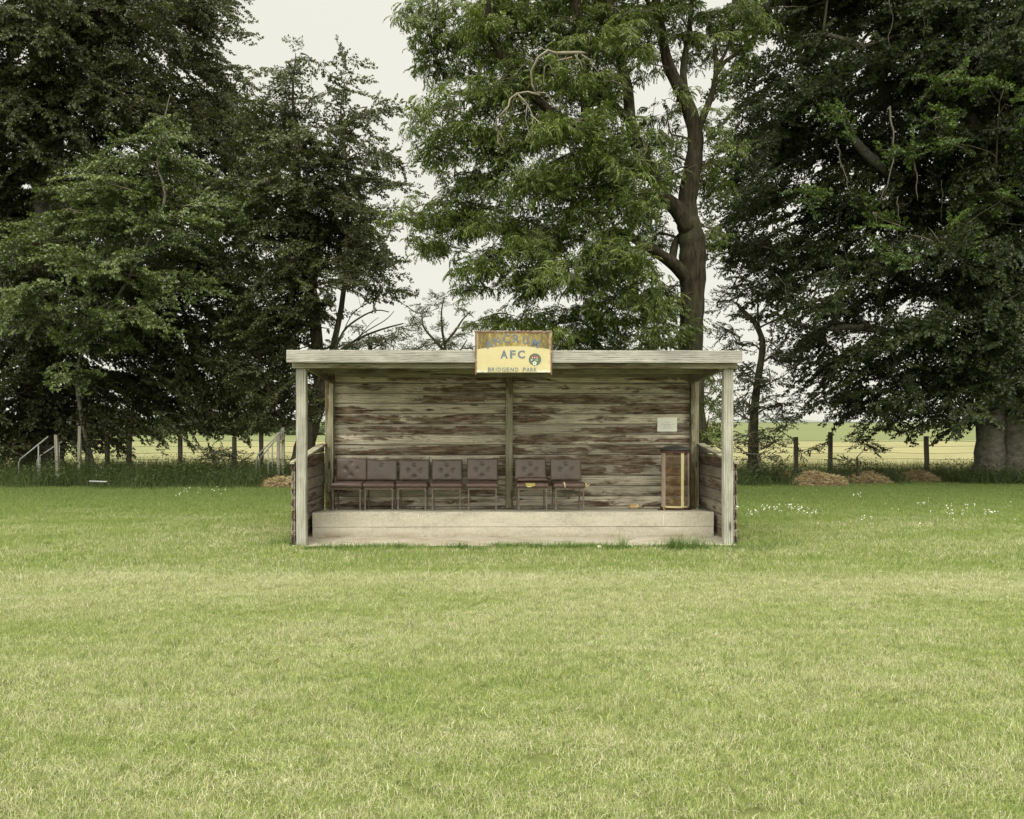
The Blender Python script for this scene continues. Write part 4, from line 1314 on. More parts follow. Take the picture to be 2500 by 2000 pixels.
bush('bush', 'upright dark shrub sticking above the long grass left of the shelter', Vector((at(520, 1130, D).x, D, 0)),
     [(500, 1110, 22, 18, D, .3), (530, 1100, 30, 20, D, .4), (560, 1112, 26, 18, D, .4), (600, 1125, 36, 14, D, .4)], 34, dens=10)

# ---- big beech at the right -----------------------------------------------
D = 25
base = Vector((at(2440, 1100, D).x, D, 0))
def two_stem(dx, w_): return [(base + Vector((dx * 1.25, 0, -.1)), w_ * 1.45), (base + Vector((dx * 1.1, 0, .35)), w_ * 1.14), (base + Vector((dx, 0, 1.1)), w_), (base + Vector((dx * .92, 0, 2.4)), w_ * .93), (base + Vector((dx * .75, 0, 4)), w_ * .86), (base + Vector((dx * .8, 0, 7)), w_ * .6), (base + Vector((dx * 1.4, 0, 11)), w_ * .4), (base + Vector((dx * 2, 0, 14)), w_ * .2)]
trunk = two_stem(-.26, .37)
limbs = [two_stem(.40, .36), limb([(2380, 600), (2250, 480), (2120, 380), (2050, 300), (1960, 240)], D, -1, .22, .05),
         limb([(2380, 900), (2250, 830), (2100, 800), (1980, 800), (1880, 760)], D, -.5, .16, .03), limb([(2370, 760), (2200, 680), (2060, 620), (1900, 560)], D, .5, .18, .03),
         limb([(2400, 400), (2340, 200), (2330, 60), (2340, -100)], D, .3, .25, .15), limb([(2340, 120), (2300, 70), (2270, 55)], D, 0, .08, .04),
         limb([(2110, 120), (2070, 100), (2010, 85), (1950, 90)], D - 1, -.2, .1, .03)]
hang = []
for pts, r0 in (([(2040, 340), (2055, 400), (2070, 450), (2074, 470)], .035), ([(2170, 260), (2180, 320), (2185, 380), (2170, 440), (2150, 490)], .045), ([(2230, 380), (2238, 440), (2240, 490)], .04),
                ([(2190, 480), (2195, 540), (2188, 590)], .02), ([(2170, 0), (2180, 50), (2168, 100), (2190, 140)], .018), ([(2340, 400), (2390, 450), (2400, 500)], .02), ([(2350, 480), (2380, 540), (2450, 545), (2500, 550)], .015),
                ([(2300, 440), (2300, 500), (2298, 540)], .012), ([(2270, 250), (2250, 330), (2290, 360)], .012)):
    hp = []
    for (u0, v0), (u1, v1) in zip(pts[:-1], pts[1:]):
        for q in range(4): hp.append((u0 + (u1 - u0) * q / 4 + random.uniform(-3, 3), v0 + (v1 - v0) * q / 4))
    hp.append(pts[-1])
    hang.append([(at(u, v, 22.6), r0 * .62 * (1 - .7 * i / len(hp))) for i, (u, v) in enumerate(hp)])
bl = []
for (u, v, ru, rv) in ((1830, 20, 70, 40), (1930, 40, 70, 60), (2030, 40, 90, 70), (2150, 60, 110, 80), (2280, 60, 110, 90), (2420, 60, 120, 100), (1960, 140, 70, 50), (1800, 150, 24, 40), (1850, 190, 40, 44), (1930, 240, 80, 60), (2040, 200, 90, 70), (2160, 210, 100, 80),
                       (2300, 230, 110, 80), (2440, 240, 100, 90), (1830, 300, 60, 50), (1800, 380, 60, 50), (1900, 360, 80, 60), (2010, 340, 90, 70), (2130, 360, 100, 80), (2260, 380, 110, 80), (2400, 390, 110, 90),
                       (1800, 470, 50, 50), (1880, 480, 70, 50), (1990, 490, 90, 60), (2100, 510, 90, 70), (2230, 520, 100, 70), (2370, 540, 100, 80), (2480, 560, 60, 100), (1780, 560, 40, 40), (1850, 600, 70, 50), (1960, 610, 80, 60), (2070, 640, 90, 60),
                       (2200, 660, 100, 70), (2330, 690, 90, 70), (2470, 700, 60, 90), (1900, 700, 60, 40), (1980, 740, 70, 50), (2090, 760, 80, 50), (2200, 800, 90, 60), (2320, 820, 80, 60), (1970, 830, 50, 46), (2060, 860, 60, 40), (2150, 900, 70, 46), (2250, 920, 80, 50), (2350, 930, 60, 50), (2480, 850, 50, 90),
                       (2010, 920, 40, 50), (2030, 990, 26, 36), (2100, 960, 50, 24), (2170, 980, 60, 30), (2260, 1000, 60, 24), (2340, 1000, 40, 34), (2300, 1030, 30, 16), (2220, 1030, 16, 20), (2490, 960, 30, 60), (2600, 300, 140, 400), (2600, 850, 100, 200), (2160, 1030, 26, 14), (2130, 1005, 30, 20)):
    bl.append((u, v, ru, rv, D + random.uniform(-2.2, 1.2), 1.9))
for (u, v, ru, rv) in ((2460, 100, 80, 80), (2350, 200, 80, 70), (2460, 350, 80, 70), (2380, 470, 80, 70), (2480, 640, 60, 80), (2400, 640, 70, 60), (2420, 760, 70, 60), (2480, 880, 40, 60), (2290, 330, 80, 60), (2260, 140, 80, 60), (2300, 600, 80, 50), (2400, 860, 50, 40), (2430, 940, 50, 40), (2380, 1000, 40, 24), (2460, 780, 50, 60)):
    bl.append((u, v, ru, rv, D - random.uniform(2.0, 3.2), 1.0))
for (u, v, ru, rv) in ((2000, -120, 250, 90), (2350, -120, 250, 90), (2200, -320, 350, 150), (2750, 0, 200, 300)):
    bl.append((u, v, ru, rv, D - 1, 3.2))
r = np.random.default_rng(26)
tG, offG = grow('beech_tree', 'massive almost black beech at the far right with a twin smooth grey trunk', 'tree', base, trunk, bl, T_beech, L_dark, 15, r, M_bark_beech, limbs=limbs, limb_r=.10)
b = MB()
M_grey = plain('grey_branch', (96, 92, 80), .9, .3, 6)
for h_ in hang:
    b = MB(); b.tube([Vector(p) - offG for p, _ in h_], [q for _, q in h_], 6)
    tag(b.build('hanging_branch', M_grey, tG, smooth=True), 'pale bare branch hanging in front of the leaves')
# brighter shoots in front of the right beech
D = 21.5
base = Vector((at(2445, 1130, 26.6).x, 26.6, 0))
trunk = [(base + Vector((0, 0, -.1)), .07), (base + Vector((-.3, 0, 2.5)), .06), (at(2440, 620, D + 3), .045), (at(2430, 480, D + .8), .03), (at(2440, 250, D), .012)]
bl = [(u, v, ru, rv, D + random.uniform(-.4, .5), .6) for (u, v, ru, rv) in ((2460, 170, 50, 40), (2400, 200, 50, 30), (2300, 190, 40, 30), (2470, 260, 40, 50), (2280, 290, 50, 34), (2220, 350, 50, 34), (2310, 350, 50, 30),
      (2130, 520, 60, 34), (1990, 470, 46, 30), (2060, 270, 34, 24), (2440, 470, 50, 50), (2350, 560, 60, 40), (2200, 600, 60, 30))]
r = np.random.default_rng(27)
grow('beech_shoots', 'young beech with brighter green leaves in front of the big dark beech on the right', 'tree', base, trunk, bl, T_beech, leafmat('bright_beech_leaf', [(40, 56, 22), (62, 82, 30), (88, 110, 44), (116, 136, 66)], .42, .3), 3.6, r, M_bark_dark,
     limb_r=.02, sides=7, pitch=(.2, .4), limb_every=3, sc=(.6, .95))

# ---- small trees seen over the roof, behind -------------------------------
D = 36
base = Vector((at(1085, 1060, D).x, D, 0))
trunk = [(base + Vector((0, 0, -.1)), .2), (at(1090, 950, D), .10), (at(1088, 860, D), .065), (at(1080, 810, D), .05), (at(1078, 760, D), .03), (at(1085, 725, D), .02)]
limbs = [limb([(1088, 860), (1060, 830), (1035, 800), (1030, 770)], D, .3, .07, .02), limb([(1085, 840), (1110, 810), (1130, 780), (1150, 760)], D, -.3, .06, .015), limb([(1092, 880), (1120, 860), (1140, 830)], D, .3, .06, .02)]
bl = [(u, v, ru, rv, D + random.uniform(-.8, .8), .9) for (u, v, ru, rv) in ((1022, 752, 22, 12), (1010, 775, 18, 14), (1040, 762, 20, 12), (1060, 745, 14, 10), (1085, 728, 10, 8), (1060, 722, 8, 6), (1075, 790, 24, 14), (1120, 752, 10, 8), (1140, 758, 9, 5),
      (1020, 800, 20, 14), (1030, 840, 26, 18), (1070, 830, 22, 18), (1110, 840, 24, 18), (1130, 815, 20, 12), (1150, 850, 14, 14), (1140, 800, 12, 8), (1000, 860, 20, 14), (1060, 865, 30, 16), (1110, 870, 30, 14))]
r = np.random.default_rng(41)
grow('hawthorn_tree', 'small open hawthorn seen over the roof just left of the sign', 'tree', base, trunk, bl, T_small, L_dark, 34, r, M_bark_dark, limbs=limbs, limb_r=.03, sc=(.5, .8), pitch=(.1, .4), sides=7)
D = 33
base = Vector((at(900, 1060, D).x, D, 0))
trunk = [(base + Vector((0, 0, -.1)), .2), (at(900, 950, D), .14), (at(905, 880, D), .10), (at(900, 820, D), .04)]
bl = [(u, v, ru, rv, D + random.uniform(-.8, .8), 1.0) for (u, v, ru, rv) in ((850, 845, 30, 20), (890, 835, 30, 20), (935, 830, 34, 20), (970, 820, 24, 18), (985, 800, 16, 10), (870, 865, 60, 20), (960, 860, 50, 20), (1010, 865, 24, 14), (875, 805, 12, 12), (820, 870, 30, 20), (905, 900, 60, 30))]
r = np.random.default_rng(42)
grow('hedgerow_tree', 'dense dark rounded small tree seen just above the left half of the roof', 'tree', base, trunk, bl, T_small, L_dark, 30, r, M_bark_dark, limb_r=.03, sc=(.6, .9), pitch=(.1, .4), sides=7)

# ---- far hedge and trees across the field ---------------------------------
def far_tree(u, v0, w_, D, seed, label, lm=None):
    r = np.random.default_rng(seed)
    hz = HC - (v0 - HV) * D / F; wd = w_ * D / F
    x = (u - 1250) * D / F
    t = thing('distant_tree', label, 'tree', (x, D, 0), 0, 'distant trees across the field')
    n = 1500
    P = []
    for k_ in range(7):
        c = np.array([r.normal(0, wd * .22), r.normal(0, wd * .2), hz * r.uniform(.35, .78)])
        rr = wd * r.uniform(.20, .34)
        d = r.normal(size=(n // 7, 3)); d /= np.linalg.norm(d, axis=1)[:, None]
        P.append(c + d * rr * (r.uniform(.3, 1, (n // 7, 1)) ** .5) * np.array([1, 1, min(1, hz * .3 / rr)]))
    P = np.concatenate(P); P = P[(P[:, 2] > .2)]
    m = len(P)
    Q = leaves_at(P, r.uniform(0, 6.3, m), r.normal(-.2, .5, m), r.normal(0, .6, m), np.full(m, .022 * D / 10 + .25), np.full(m, .2 + .01 * D / 10))
    quads('crown', Q, r.uniform(0, 1, m), lm or L_hedge, t)
    b = MB(); b.tube([(0, 0, -.2), (0, 0, hz * .3), (.1, 0, hz * .6)], [wd * .035, wd * .028, wd * .012], 6); b.build('trunk', M_bark_dark, t)
for i, (u, v0, w_, D, lab) in enumerate(((345, 1022, 34, 150, 'pale distant tree at the left end of the far tree line'), (385, 1012, 46, 150, 'distant bushy tree, second from the left in the far tree line'),
        (435, 1000, 60, 150, 'tallest distant tree in the far line, left of the two fence posts'), (490, 1004, 56, 150, 'distant rounded tree standing behind the sixth fence post from the left'),
        (545, 1008, 50, 155, 'distant tree seen above the dark shrub in the long grass'), (600, 1016, 50, 160, 'distant tree left of the right-hand pipe handrail'),
        (655, 1022, 46, 170, 'low distant tree directly behind the right-hand pipe handrail'), (705, 1030, 44, 190, 'lowest distant tree beside the left post of the shelter'))):
    far_tree(u, v0, w_, D, 60 + i, lab)
r = np.random.default_rng(71)
m = 5200
xs_ = r.uniform(-46, -18, m); ys_ = r.normal(108, 1.2, m); zs_ = r.uniform(.1, 1.6, m) * (1 + .35 * np.sin(xs_ * .6))
Q = leaves_at(np.stack([xs_, ys_, zs_], -1), r.uniform(0, 6.3, m), r.normal(0, .5, m), r.normal(0, .6, m), np.full(m, .42), np.full(m, .26))
h_ = quads('hedge', Q, r.uniform(0, 1, m), L_hedge); tag(h_, 'low clipped hedge along the far edge of the pale field', 'hedge')

# ------------------------------------------------------------------ fence
W_fp = wood('fence_post_wood', (96, 90, 78), (54, 50, 42), (70, 58, 46), 0, 'Z', green=.35)
fence = thing('wire_fence', 'wire stock fence on dark wooden posts running behind the shelter and trees', 'fence', (0, 26, 0))
for i, (u, v, dx, hh) in enumerate(((143, 1080, 0, 0), (214, 1075, 0, 0), (262, 1055, 0, 0), (317, 1052, -.04, 0), (440, 1066, 0, 0), (572, 1066, 0, 0), (638, 1050, 0, 0), (800, 1070, 0, 0), (960, 1068, 0, 0), (1120, 1066, 0, 0), (1280, 1067, 0, 0), (1440, 1068, 0, 0), (1590, 1066, 0, 0), (1720, 1068, 0, 0),
                        (1943, 1067, 0, 0), (2027, 1055, 0, 0), (2261, 1065, .03, 0), (2560, 1066, 0, 0), (-60, 1070, 0, 0))):
    D = 26
    p = at(u, v, D)
    b = MB()
    w0 = .055
    n = 6; base_ = 0
    L = []
    for q in range(n + 1):
        z = -.1 + (p.z + .1) * q / n
        xx = p.x + dx * (1 - q / n)
        j = [random.uniform(-.004, .004) for _ in range(2)]
        L += [(xx - w0 + j[0], -w0, z), (xx + w0 + j[1], -w0, z), (xx + w0 + j[1], w0, z), (xx - w0 + j[0], w0, z)]
    b.v = L
    for q in range(n):
        for s_ in range(4): b.f.append((q*4+s_, q*4+(s_+1) % 4, (q+1)*4+(s_+1) % 4, (q+1)*4+s_))
    b.f.append((n*4, n*4+1, n*4+2, n*4+3))
    b.build('fence_post', W_fp, fence, .01)
M_wire = plain('fence_wire', (92, 88, 78), .6, .2, 3, .4, .5)
for z0 in (1.08, .92, .74, .56, .40):
    b = MB()
    pts = [(x, -.06, z0 + .015 * math.sin(x * 1.9 + z0 * 9) + random.uniform(-.008, .008)) for x in np.arange(-18, 19, .8)]
    b.tube(pts, .0045, 4, False)
    b.build('wire', M_wire, fence)

# ------------------------------------------------------------------ pipe handrails
M_galv = plain('galvanised_pipe', (112, 114, 106), .5, .2, 9, .5, .35)
W_pale = wood('pale_post_wood', (140, 136, 120), (92, 88, 74), (88, 76, 60), 0, 'Z')
def rail(label, D, bars, posts, tall):
    o = at(bars[0][0][0], 1100, D); o.z = 0
    t = thing('pipe_handrail', label, 'handrail', o)
    for (a, b_, dd) in bars:
        b = MB(); p = at(*a, D + dd); q = at(*b_, D + dd)
        low = Vector((p.x - .03, p.y, p.z - .09))
        b.tube([low + Vector((-.005, 0, -.9)), low, p + (q - p) * .02 + Vector((0, 0, .0)), q], .021, 8)
        b.tube([p, p], .021, 8) if False else None
        b.v = [tuple(Vector(v) - o) for v in b.v]
        b.build('handrail', M_galv, t, smooth=True)
    for (u, v, dd) in posts:
        p = at(u, v, D + dd); b = MB(); b.tube([(p.x - o.x, p.y - o.y, -.1), p - o], .019, 8); b.build('baluster', M_galv, t, smooth=True)
    for (u, v, lean, dd) in tall:
        p = at(u, v, D + dd) - o; b = MB()
        b.box(-.04, .04, -.04, .04, -.1, p.z, Matrix.Translation((p.x + lean, p.y, 0)) @ Matrix(((1, 0, -lean / p.z, 0), (0, 1, 0, 0), (0, 0, 1, 0), (0, 0, 0, 1))))
        b.build('post', W_pale, t, .006)
rail('pair of sloping galvanised pipe handrails before the left beech trunk', 23.2,
     [((49, 1122), (118, 1066), 0), ((94, 1116), (152, 1078), .9)], [(94, 1088, 0), (98, 1116, .9), (145, 1086, .9)], [(137, 1062, .06, .3), (195, 1040, -.02, 1.0)])
rail('pair of sloping galvanised pipe handrails by two pale posts just left of the shelter', 23.2,
     [((629, 1112), (684, 1056), 0), ((636, 1118), (692, 1052), .9)], [(655, 1090, 0), (665, 1084, .9)], [(680, 1056, 0, .2), (691, 1044, 0, 1.0)])

# white board lying in the long grass
p = at(258, 1172, 22.0)
b = MB(); b.box(-.2, .2, -.05, .05, 0, .022); 
o = b.build('white_board', plain('white_paint', (150, 152, 146), .5, .2, 8), None, .004)
o.location = (p.x, 21.6, .20); o.rotation_euler = (0, R(2), R(4)); tag(o, 'small flat white board lying on the long grass at the left', 'board')
# pale stone by the step
o = MB(); o.lathe([(.0005, -.01), (.024, .0), (.030, .018), (.022, .036), (.0005, .042)], 12)
o = o.build('stone', plain('pale_stone', (206, 200, 168), .8, .2, 30, bump=.4), None, smooth=True); p = at(1463, 1341, 11.62); o.location = (p.x, 11.6, .02); o.scale = (1, .9, .85)
tag(o, 'pale rounded stone lying in the grass in front of the step', 'stone')

# ------------------------------------------------------------------ heaps of mowings
k = NT('dry_mowings', .95, .05); p_ = k.obj()
at_ = k.n('Attribute', attribute_name='rnd').outputs['Fac']
k.col(k.ramp(k.math('ADD', k.math('MULTIPLY', k.noise(p_, 3, 4, .6), .5), k.math('MULTIPLY', at_, .5)), [(.2, (112, 98, 70)), (.5, (150, 134, 100)), (.8, (178, 162, 128))]))
M_mow = k.m
M_mowbase = plain('mowings_base', (96, 80, 60), .95, .4, 30, bump=1.0)
def heap(u0, u1, vt, vb, label, seed):
    r = np.random.default_rng(seed)
    D = HC * F / (vb - HV)
    x0, x1 = (u0 - 1250) * D / F, (u1 - 1250) * D / F
    w_ = (x1 - x0) / 2; cx = (x0 + x1) / 2; Dc = D + .55
    h = max(.18, HC - (vt - HV) * Dc / F)
    t = thing('mowings_heap', label, 'heap', (cx, Dc, 0), 0, 'heaps of dry mowings along the edge of the long grass')
    nx_, ny_ = 40, 24
    ph = r.uniform(0, 6, 4)
    def hz(x, y):
        q = 1 - min(1, abs(x) ** 2.6 + abs(y) ** 2.2)
        return h * (q ** .6) * (1 + .13 * math.sin(5 * x + ph[0]) + .10 * math.sin(11 * x + 4 * y + ph[1])) - .01
    b = MB()
    for j in range(ny_ + 1):
        for i in range(nx_ + 1):
            x = -1 + 2 * i / nx_; y = -1 + 2 * j / ny_
            b.v.append((x * w_, y * .55, hz(x, y) + r.normal(0, .006)))
    for j in range(ny_):
        for i in range(nx_):
            a = j * (nx_ + 1) + i; b.f.append((a, a + 1, a + nx_ + 2, a + nx_ + 1))
    b.build('mound', M_mowbase, t, smooth=True)
    m = 6500
    X = r.uniform(-1, 1, m); Y = r.uniform(-1, 1, m)
    ok = (np.abs(X) ** 2.6 + np.abs(Y) ** 2.2) < 1.02; X = X[ok]; Y = Y[ok]; m = len(X)
    Z = np.array([hz(a, c) for a, c in zip(X, Y)])
    P = np.stack([X * w_, Y * .55, Z + .012], -1)
    Q = leaves_at(P, r.uniform(0, 6.3, m), r.normal(.05, .28, m), r.normal(0, .8, m), r.uniform(.08, .2, m), np.full(m, .012))
    quads('dry_grass', Q, r.uniform(0, 1, m), M_mow, t)
heap(1959, 2080, 1158, 1190, 'widest brown heap of dry mowings, left of the sapling on the right', 1)
heap(2092, 2185, 1159, 1184, 'brown heap of dry mowings in the middle of the three big ones at the right', 2)
heap(2205, 2308, 1155, 1179, 'brown heap of dry mowings nearest the big right beech trunk', 3)
heap(1884, 1945, 1158, 1174, 'small shaded heap of mowings nearest the right end of the shelter', 4)
heap(634, 735, 1168, 1193, 'brown heap of dry mowings left of the shelter beside the long grass', 5)

# ------------------------------------------------------------------ rough grass and weeds of the bank
L_rough = leafmat('rough_grass_blade', [(40, 52, 28), (58, 71, 36), (82, 92, 50), (114, 120, 74)], .6, .25, .3, patch=.35)
L_weed = leafmat('weed_leaf', [(38, 48, 26), (54, 66, 34), (76, 88, 46), (104, 114, 68)], .55, .25, .3, patch=.5)
def blades(pos, h, wd, r, lean=.35, seg=3):
    n = len(pos)
    yaw = r.uniform(0, 2 * np.pi, n); ln = np.abs(r.normal(0, lean, n)) + .05
    d = np.stack([np.cos(yaw), np.sin(yaw), np.zeros(n)], -1)
    fy = r.uniform(0, 2 * np.pi, n)
    wv = np.stack([np.cos(fy), np.sin(fy), np.zeros(n)], -1) * (wd / 2)[:, None]
    out_ = []
    pr = pos; pw = wv
    for s_ in range(1, seg + 1):
        t = s_ / seg
        c = pos + d * (h * ln * t * t * 1.2)[:, None] + np.array([0, 0, 1.]) * (h * (t - .35 * ln * t * t))[:, None]
        w2 = wv * (1 - t * .92)
        out_.append(np.stack([pr - pw, pr + pw, c + w2, c - w2], 1)); pr, pw = c, w2
    return np.concatenate(out_)
r = np.random.default_rng(80)
def shelter_mask(P, m=.02):
    c, s = math.cos(-ST), math.sin(-ST)
    x = P[:, 0] - SX; y = P[:, 1] - SY
    lx = c * x - s * y; ly = s * x + c * y
    return (np.abs(lx) < 2.97 + m) & (ly > -.02 - m) & (ly < 2.2)
def heap_mask(P):
    bad = np.zeros(len(P), bool)
    for (u0, u1, vb) in ((1959, 2080, 1190), (2092, 2185, 1184), (2205, 2308, 1179), (1890, 1935, 1174), (634, 708, 1193)):
        D = HC * F / (vb - HV)
        bad |= (P[:, 0] > (u0 - 1250) * D / F) & (P[:, 0] < (u1 - 1250) * D / F) & (P[:, 1] < D + .8)
    return bad
n = 52000
X = r.uniform(-17, 17, n); Y = 21.6 + 5.6 * r.uniform(0, 1, n)
front = 21.9 + .35 * np.sin(X * .9) + .25 * np.sin(X * 2.3 + 1)
front = np.where(X > 2, front + .9 + .9 * np.clip((X - 8) / 4, 0, 1), front)
ok = Y > front + r.normal(0, .15, n)
X = X[ok]; Y = Y[ok]; P = np.stack([X, Y, np.zeros(len(X))], -1)
P = P[~heap_mask(P)]
hh = r.uniform(.30, .70, len(P)) * np.clip((P[:, 1] - 21.5) / 1.0, .4, 1) * np.where(P[:, 0] > 2, .72, .95) * (1 + .25 * np.sin(P[:, 0] * 1.7) * np.sin(P[:, 1] * 2.2 + 1))
rn = r.uniform(0, 1, len(P))
Q = blades(P, hh, r.uniform(.008, .016, len(P)), r)
tag(quads('long_grass', Q, np.tile(rn, 3), L_rough), 'rank uncut grass along the foot of the fence and trees', 'grass', kind='stuff')
# leafy weeds
n = 3800
X = r.uniform(-16, 16, n); Y = r.uniform(22.3, 26.4, n); ok = Y > 22.5 + .4 * np.sin(X * .8) + np.where(X > 2, 1.0, 0)
P = np.stack([X[ok], Y[ok], np.zeros(ok.sum())], -1); P = P[~heap_mask(P)]
hh = r.uniform(.35, .82, len(P)) * np.where(P[:, 0] > 2, .72, 1.0) * (1 + .2 * np.sin(P[:, 0] * 2.1))
pp = []; yy = []; pi_ = []; ll = []
for q in range(18):
    t = (q // 2 + 1) / 9.5
    ang = r.uniform(0, 6.3, len(P))
    pp.append(P + np.stack([.05 * np.cos(ang), .05 * np.sin(ang), hh * t], -1)); yy.append(ang); pi_.append(r.normal(-.25, .3, len(P))); ll.append(r.uniform(.07, .13, len(P)) * (1.2 - .6 * t))
pp = np.concatenate(pp); LL = np.concatenate(ll)
Q = leaves_at(pp, np.concatenate(yy), np.concatenate(pi_), r.normal(0, .4, len(pp)), LL, LL * .45)
tag(quads('weeds', Q, r.uniform(0, 1, len(pp)), L_weed), 'dense dark nettles and weeds growing under the fence', 'weeds', kind='stuff')
# tall pale field-edge grass behind the fence
n = 16000
P = np.stack([r.uniform(-20, 20, n), r.uniform(26.3, 34, n), np.zeros(n)], -1)
Q = blades(P, r.uniform(.12, .42, n), r.uniform(.008, .018, n), r, .3, 2)
L_pale = leafmat('field_grass_blade', [(110, 108, 68), (126, 122, 82), (140, 134, 98), (156, 150, 116)], .8, .3, .15, patch=.3)
tag(quads('field_edge_grass', Q, np.tile(r.uniform(0, 1, n), 2), L_pale), 'pale ripening grass at the near edge of the field beyond the fence', 'grass', kind='stuff')
# ragged tufts where the mower cannot reach, round the foot of the shelter
n = 0
PP = []; HH = []
def tuft(u, v, rad, cnt, h):
    D = HC * F / (v - HV)
    x = (u - 1250) * D / F
    a = r.normal(0, rad * .5, (cnt, 2)); PP.append(np.stack([x + a[:, 0], D + a[:, 1] * .5, np.zeros(cnt)], -1)); HH.append(h * r.uniform(.5, 1.1, cnt))
for u in range(735, 1790, 9):
    tuft(u + r.normal(0, 4), 1340 + r.normal(0, 3), .10, 45, .05 + .05 * r.random() + (.03 if 1100 < u < 1500 else 0))
for (u, v, rad, cnt, h) in ((1690, 1344, .26, 420, .22), (1640, 1343, .16, 260, .20), (1520, 1342, .10, 90, .2), (1515, 1343, .05, 20, .32), (1400, 1342, .16, 160, .15), (1330, 1342, .2, 160, .12), (1250, 1340, .2, 160, .11), (1470, 1342, .2, 150, .12), (860, 1338, .5, 380, .09), (960, 1338, .4, 240, .08), (690, 1330, .25, 200, .14), (660, 1335, .25, 160, .12),
                            (1800, 1345, .2, 160, .13), (1850, 1345, .3, 200, .14), (1910, 1335, .3, 160, .12), (1660, 1342, .12, 60, .28)):
    tuft(u, v, rad, cnt, h)
P = np.concatenate(PP); hh = np.concatenate(HH)
ok = ~shelter_mask(P, -.04); P = P[ok]; hh = hh[ok]
Q = blades(P, hh, r.uniform(.004, .008, len(P)), r, .5)
L_tuft = leafmat('tuft_blade', [(58, 82, 34), (84, 110, 48), (112, 134, 66), (146, 160, 96)], .6, .25, .3, patch=1.0)
tag(quads('grass_tufts', Q, np.tile(r.uniform(0, 1, len(P)), 3), L_tuft), 'uncut tufts of grass along the front edge of the shelter slab', 'grass', kind='stuff')

# daisies in the lawn
pts = []
def daisies(u0, u1, v0, v1, cnt):
    for _ in range(int(cnt * .7) + 1):
        u, v = r.uniform(u0, u1), r.uniform(v0, v1); D = HC * F / (v - HV)
        pts.append(((u - 1250) * D / F, D, .05))
daisies(1820, 1852, 1252, 1266, 16); daisies(1855, 1880, 1240, 1256, 12); daisies(1878, 1900, 1245, 1254, 14); daisies(1900, 1935, 1240, 1256, 14); daisies(1930, 1960, 1242, 1256, 16); daisies(1960, 1998, 1245, 1262, 18); daisies(1797, 1806, 1243, 1248, 4)
daisies(2080, 2102, 1212, 1218, 9); daisies(2100, 2130, 1268, 1278, 7); daisies(2228, 2268, 1230, 1238, 9); daisies(2310, 2370, 1236, 1268, 20); daisies(2402, 2444, 1252, 1266, 20); daisies(2355, 2380, 1238, 1244, 6); daisies(1900, 2480, 1200, 1290, 22)
daisies(428, 445, 1208, 1216, 7); daisies(448, 490, 1194, 1214, 10); daisies(505, 560, 1194, 1214, 9)
b = MB()
for (x, y, z) in pts:
    s_ = r.uniform(.008, .015); a = r.uniform(0, 6.28)
    M4 = Matrix.Translation((x, y, z + r.uniform(0, .03))) @ Euler((r.uniform(.2, .8), 0, a)).to_matrix().to_4x4()
    b.lathe([(.001, .006), (s_ * .5, .006), (s_, .0), (s_ * .6, -.004)], 7, M4)
    b.tube([(x, y, 0), (x, y, z)], .001, 3, False)
tag(b.build('daisies', plain('daisy_petals', (226, 226, 214), .6, .05)), 'scattered white daisies in the lawn behind and beside the shelter', 'flowers', kind='stuff')

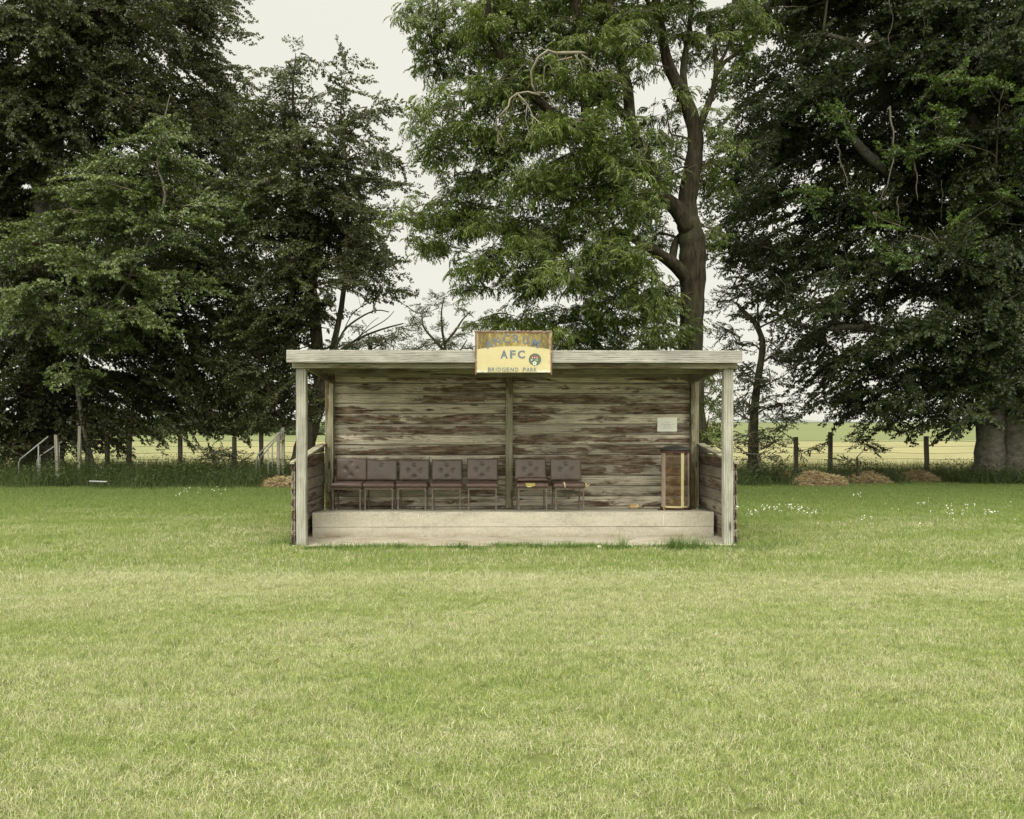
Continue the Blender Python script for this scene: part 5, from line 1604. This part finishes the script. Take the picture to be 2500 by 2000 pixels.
# ------------------------------------------------------------------ the mown grass: a patch of blades repeated over the lawn
def lawn_grass(name, label, y0, y1, spacing, size, nblade, h, wd, mat, seed, lean=.9, seg=2):
    r = np.random.default_rng(seed)
    P = np.stack([r.uniform(-size / 2, size / 2, nblade), r.uniform(-size / 2, size / 2, nblade), np.zeros(nblade)], -1)
    hh = h * r.uniform(.35, 1.2, nblade); stray = r.random(nblade) > .985; hh[stray] *= 1.8
    Q = blades(P, hh, wd * r.uniform(.6, 1.3, nblade), r, lean, seg)
    o = quads(name, Q, np.tile(r.uniform(0, 1, nblade), seg), mat)
    ng = bpy.data.node_groups.new(name, 'GeometryNodeTree')
    ng.interface.new_socket('Geometry', in_out='INPUT', socket_type='NodeSocketGeometry')
    ng.interface.new_socket('Geometry', in_out='OUTPUT', socket_type='NodeSocketGeometry')
    N = ng.nodes; L = ng.links
    gi = N.new('NodeGroupInput'); go = N.new('NodeGroupOutput')
    xm = .60 * y1 + 1.6
    gr = N.new('GeometryNodeMeshGrid'); gr.inputs['Size X'].default_value = 2 * xm; gr.inputs['Size Y'].default_value = y1 - y0
    gr.inputs['Vertices X'].default_value = int(2 * xm / spacing) + 1; gr.inputs['Vertices Y'].default_value = int((y1 - y0) / spacing) + 1
    sp_ = N.new('GeometryNodeSetPosition')
    L.new(gr.outputs['Mesh'], sp_.inputs['Geometry'])
    rv = N.new('FunctionNodeRandomValue'); rv.data_type = 'FLOAT_VECTOR'
    rv.inputs[0].default_value = (-spacing * .3, -spacing * .3 + (y0 + y1) / 2, 0); rv.inputs[1].default_value = (spacing * .3, spacing * .3 + (y0 + y1) / 2, 0)
    rv.inputs['Seed'].default_value = seed
    L.new(rv.outputs[0], sp_.inputs['Offset'])
    # keep the wedge the view could cover, leave the shelter's floor free
    ps = N.new('GeometryNodeInputPosition'); sx = N.new('ShaderNodeSeparateXYZ'); L.new(ps.outputs[0], sx.inputs[0])
    def m(op, a, b_=0.0):
        nd = N.new('ShaderNodeMath'); nd.operation = op
        for i, v in enumerate((a, b_)):
            if isinstance(v, bpy.types.NodeSocket): L.new(v, nd.inputs[i])
            else: nd.inputs[i].default_value = v
        return nd.outputs[0]
    X, Y = sx.outputs[0], sx.outputs[1]
    outside = m('GREATER_THAN', m('ABSOLUTE', X), m('ADD', m('MULTIPLY', Y, .60), 1.5))
    g = size * .5 - .02
    inbox = m('MULTIPLY', m('LESS_THAN', m('ABSOLUTE', m('SUBTRACT', X, .05)), 2.96 + g * .85), m('MULTIPLY', m('GREATER_THAN', Y, 12.0 - g), m('LESS_THAN', Y, 14.2 + g)))
    de = N.new('GeometryNodeDeleteGeometry'); de.domain = 'POINT'
    L.new(sp_.outputs[0], de.inputs['Geometry']); L.new(m('MAXIMUM', outside, inbox), de.inputs['Selection'])
    ip = N.new('GeometryNodeInstanceOnPoints')
    L.new(de.outputs[0], ip.inputs['Points']); L.new(gi.outputs[0], ip.inputs['Instance'])
    rr = N.new('FunctionNodeRandomValue'); rr.data_type = 'FLOAT_VECTOR'; rr.inputs[0].default_value = (-.02, -.02, 0); rr.inputs[1].default_value = (.02, .02, 6.283); rr.inputs['Seed'].default_value = seed + 1
    L.new(rr.outputs[0], ip.inputs['Rotation'])
    # tussocky height: scale follows a noise field
    tn = N.new('ShaderNodeTexNoise'); tn.inputs['Scale'].default_value = 1.1; tn.inputs['Detail'].default_value = 3
    mp = N.new('ShaderNodeMapRange'); L.new(tn.outputs[0], mp.inputs[0]); mp.inputs[1].default_value = .3; mp.inputs[2].default_value = .7; mp.inputs[3].default_value = .65; mp.inputs[4].default_value = 1.3
    cx = N.new('ShaderNodeCombineXYZ'); cx.inputs[0].default_value = 1; cx.inputs[1].default_value = 1; L.new(mp.outputs[0], cx.inputs[2])
    L.new(cx.outputs[0], ip.inputs['Scale'])
    L.new(ip.outputs[0], go.inputs[0])
    md = o.modifiers.new('spread', 'NODES'); md.node_group = ng
    return tag(o, label, 'grass', kind='stuff')
M_blade = grass_mat('mown_blade')
lawn_grass('mown_grass', 'short mown straw-flecked grass covering the foreground', 3.0, 9.9, .30, .42, 2100, .040, .0034, M_blade, 91, .75)
lawn_grass('lawn_grass', 'greener slightly longer grass beyond the mown edge', 9.7, 24.2, .42, .56, 1500, .056, .0058, M_blade, 95, .5)
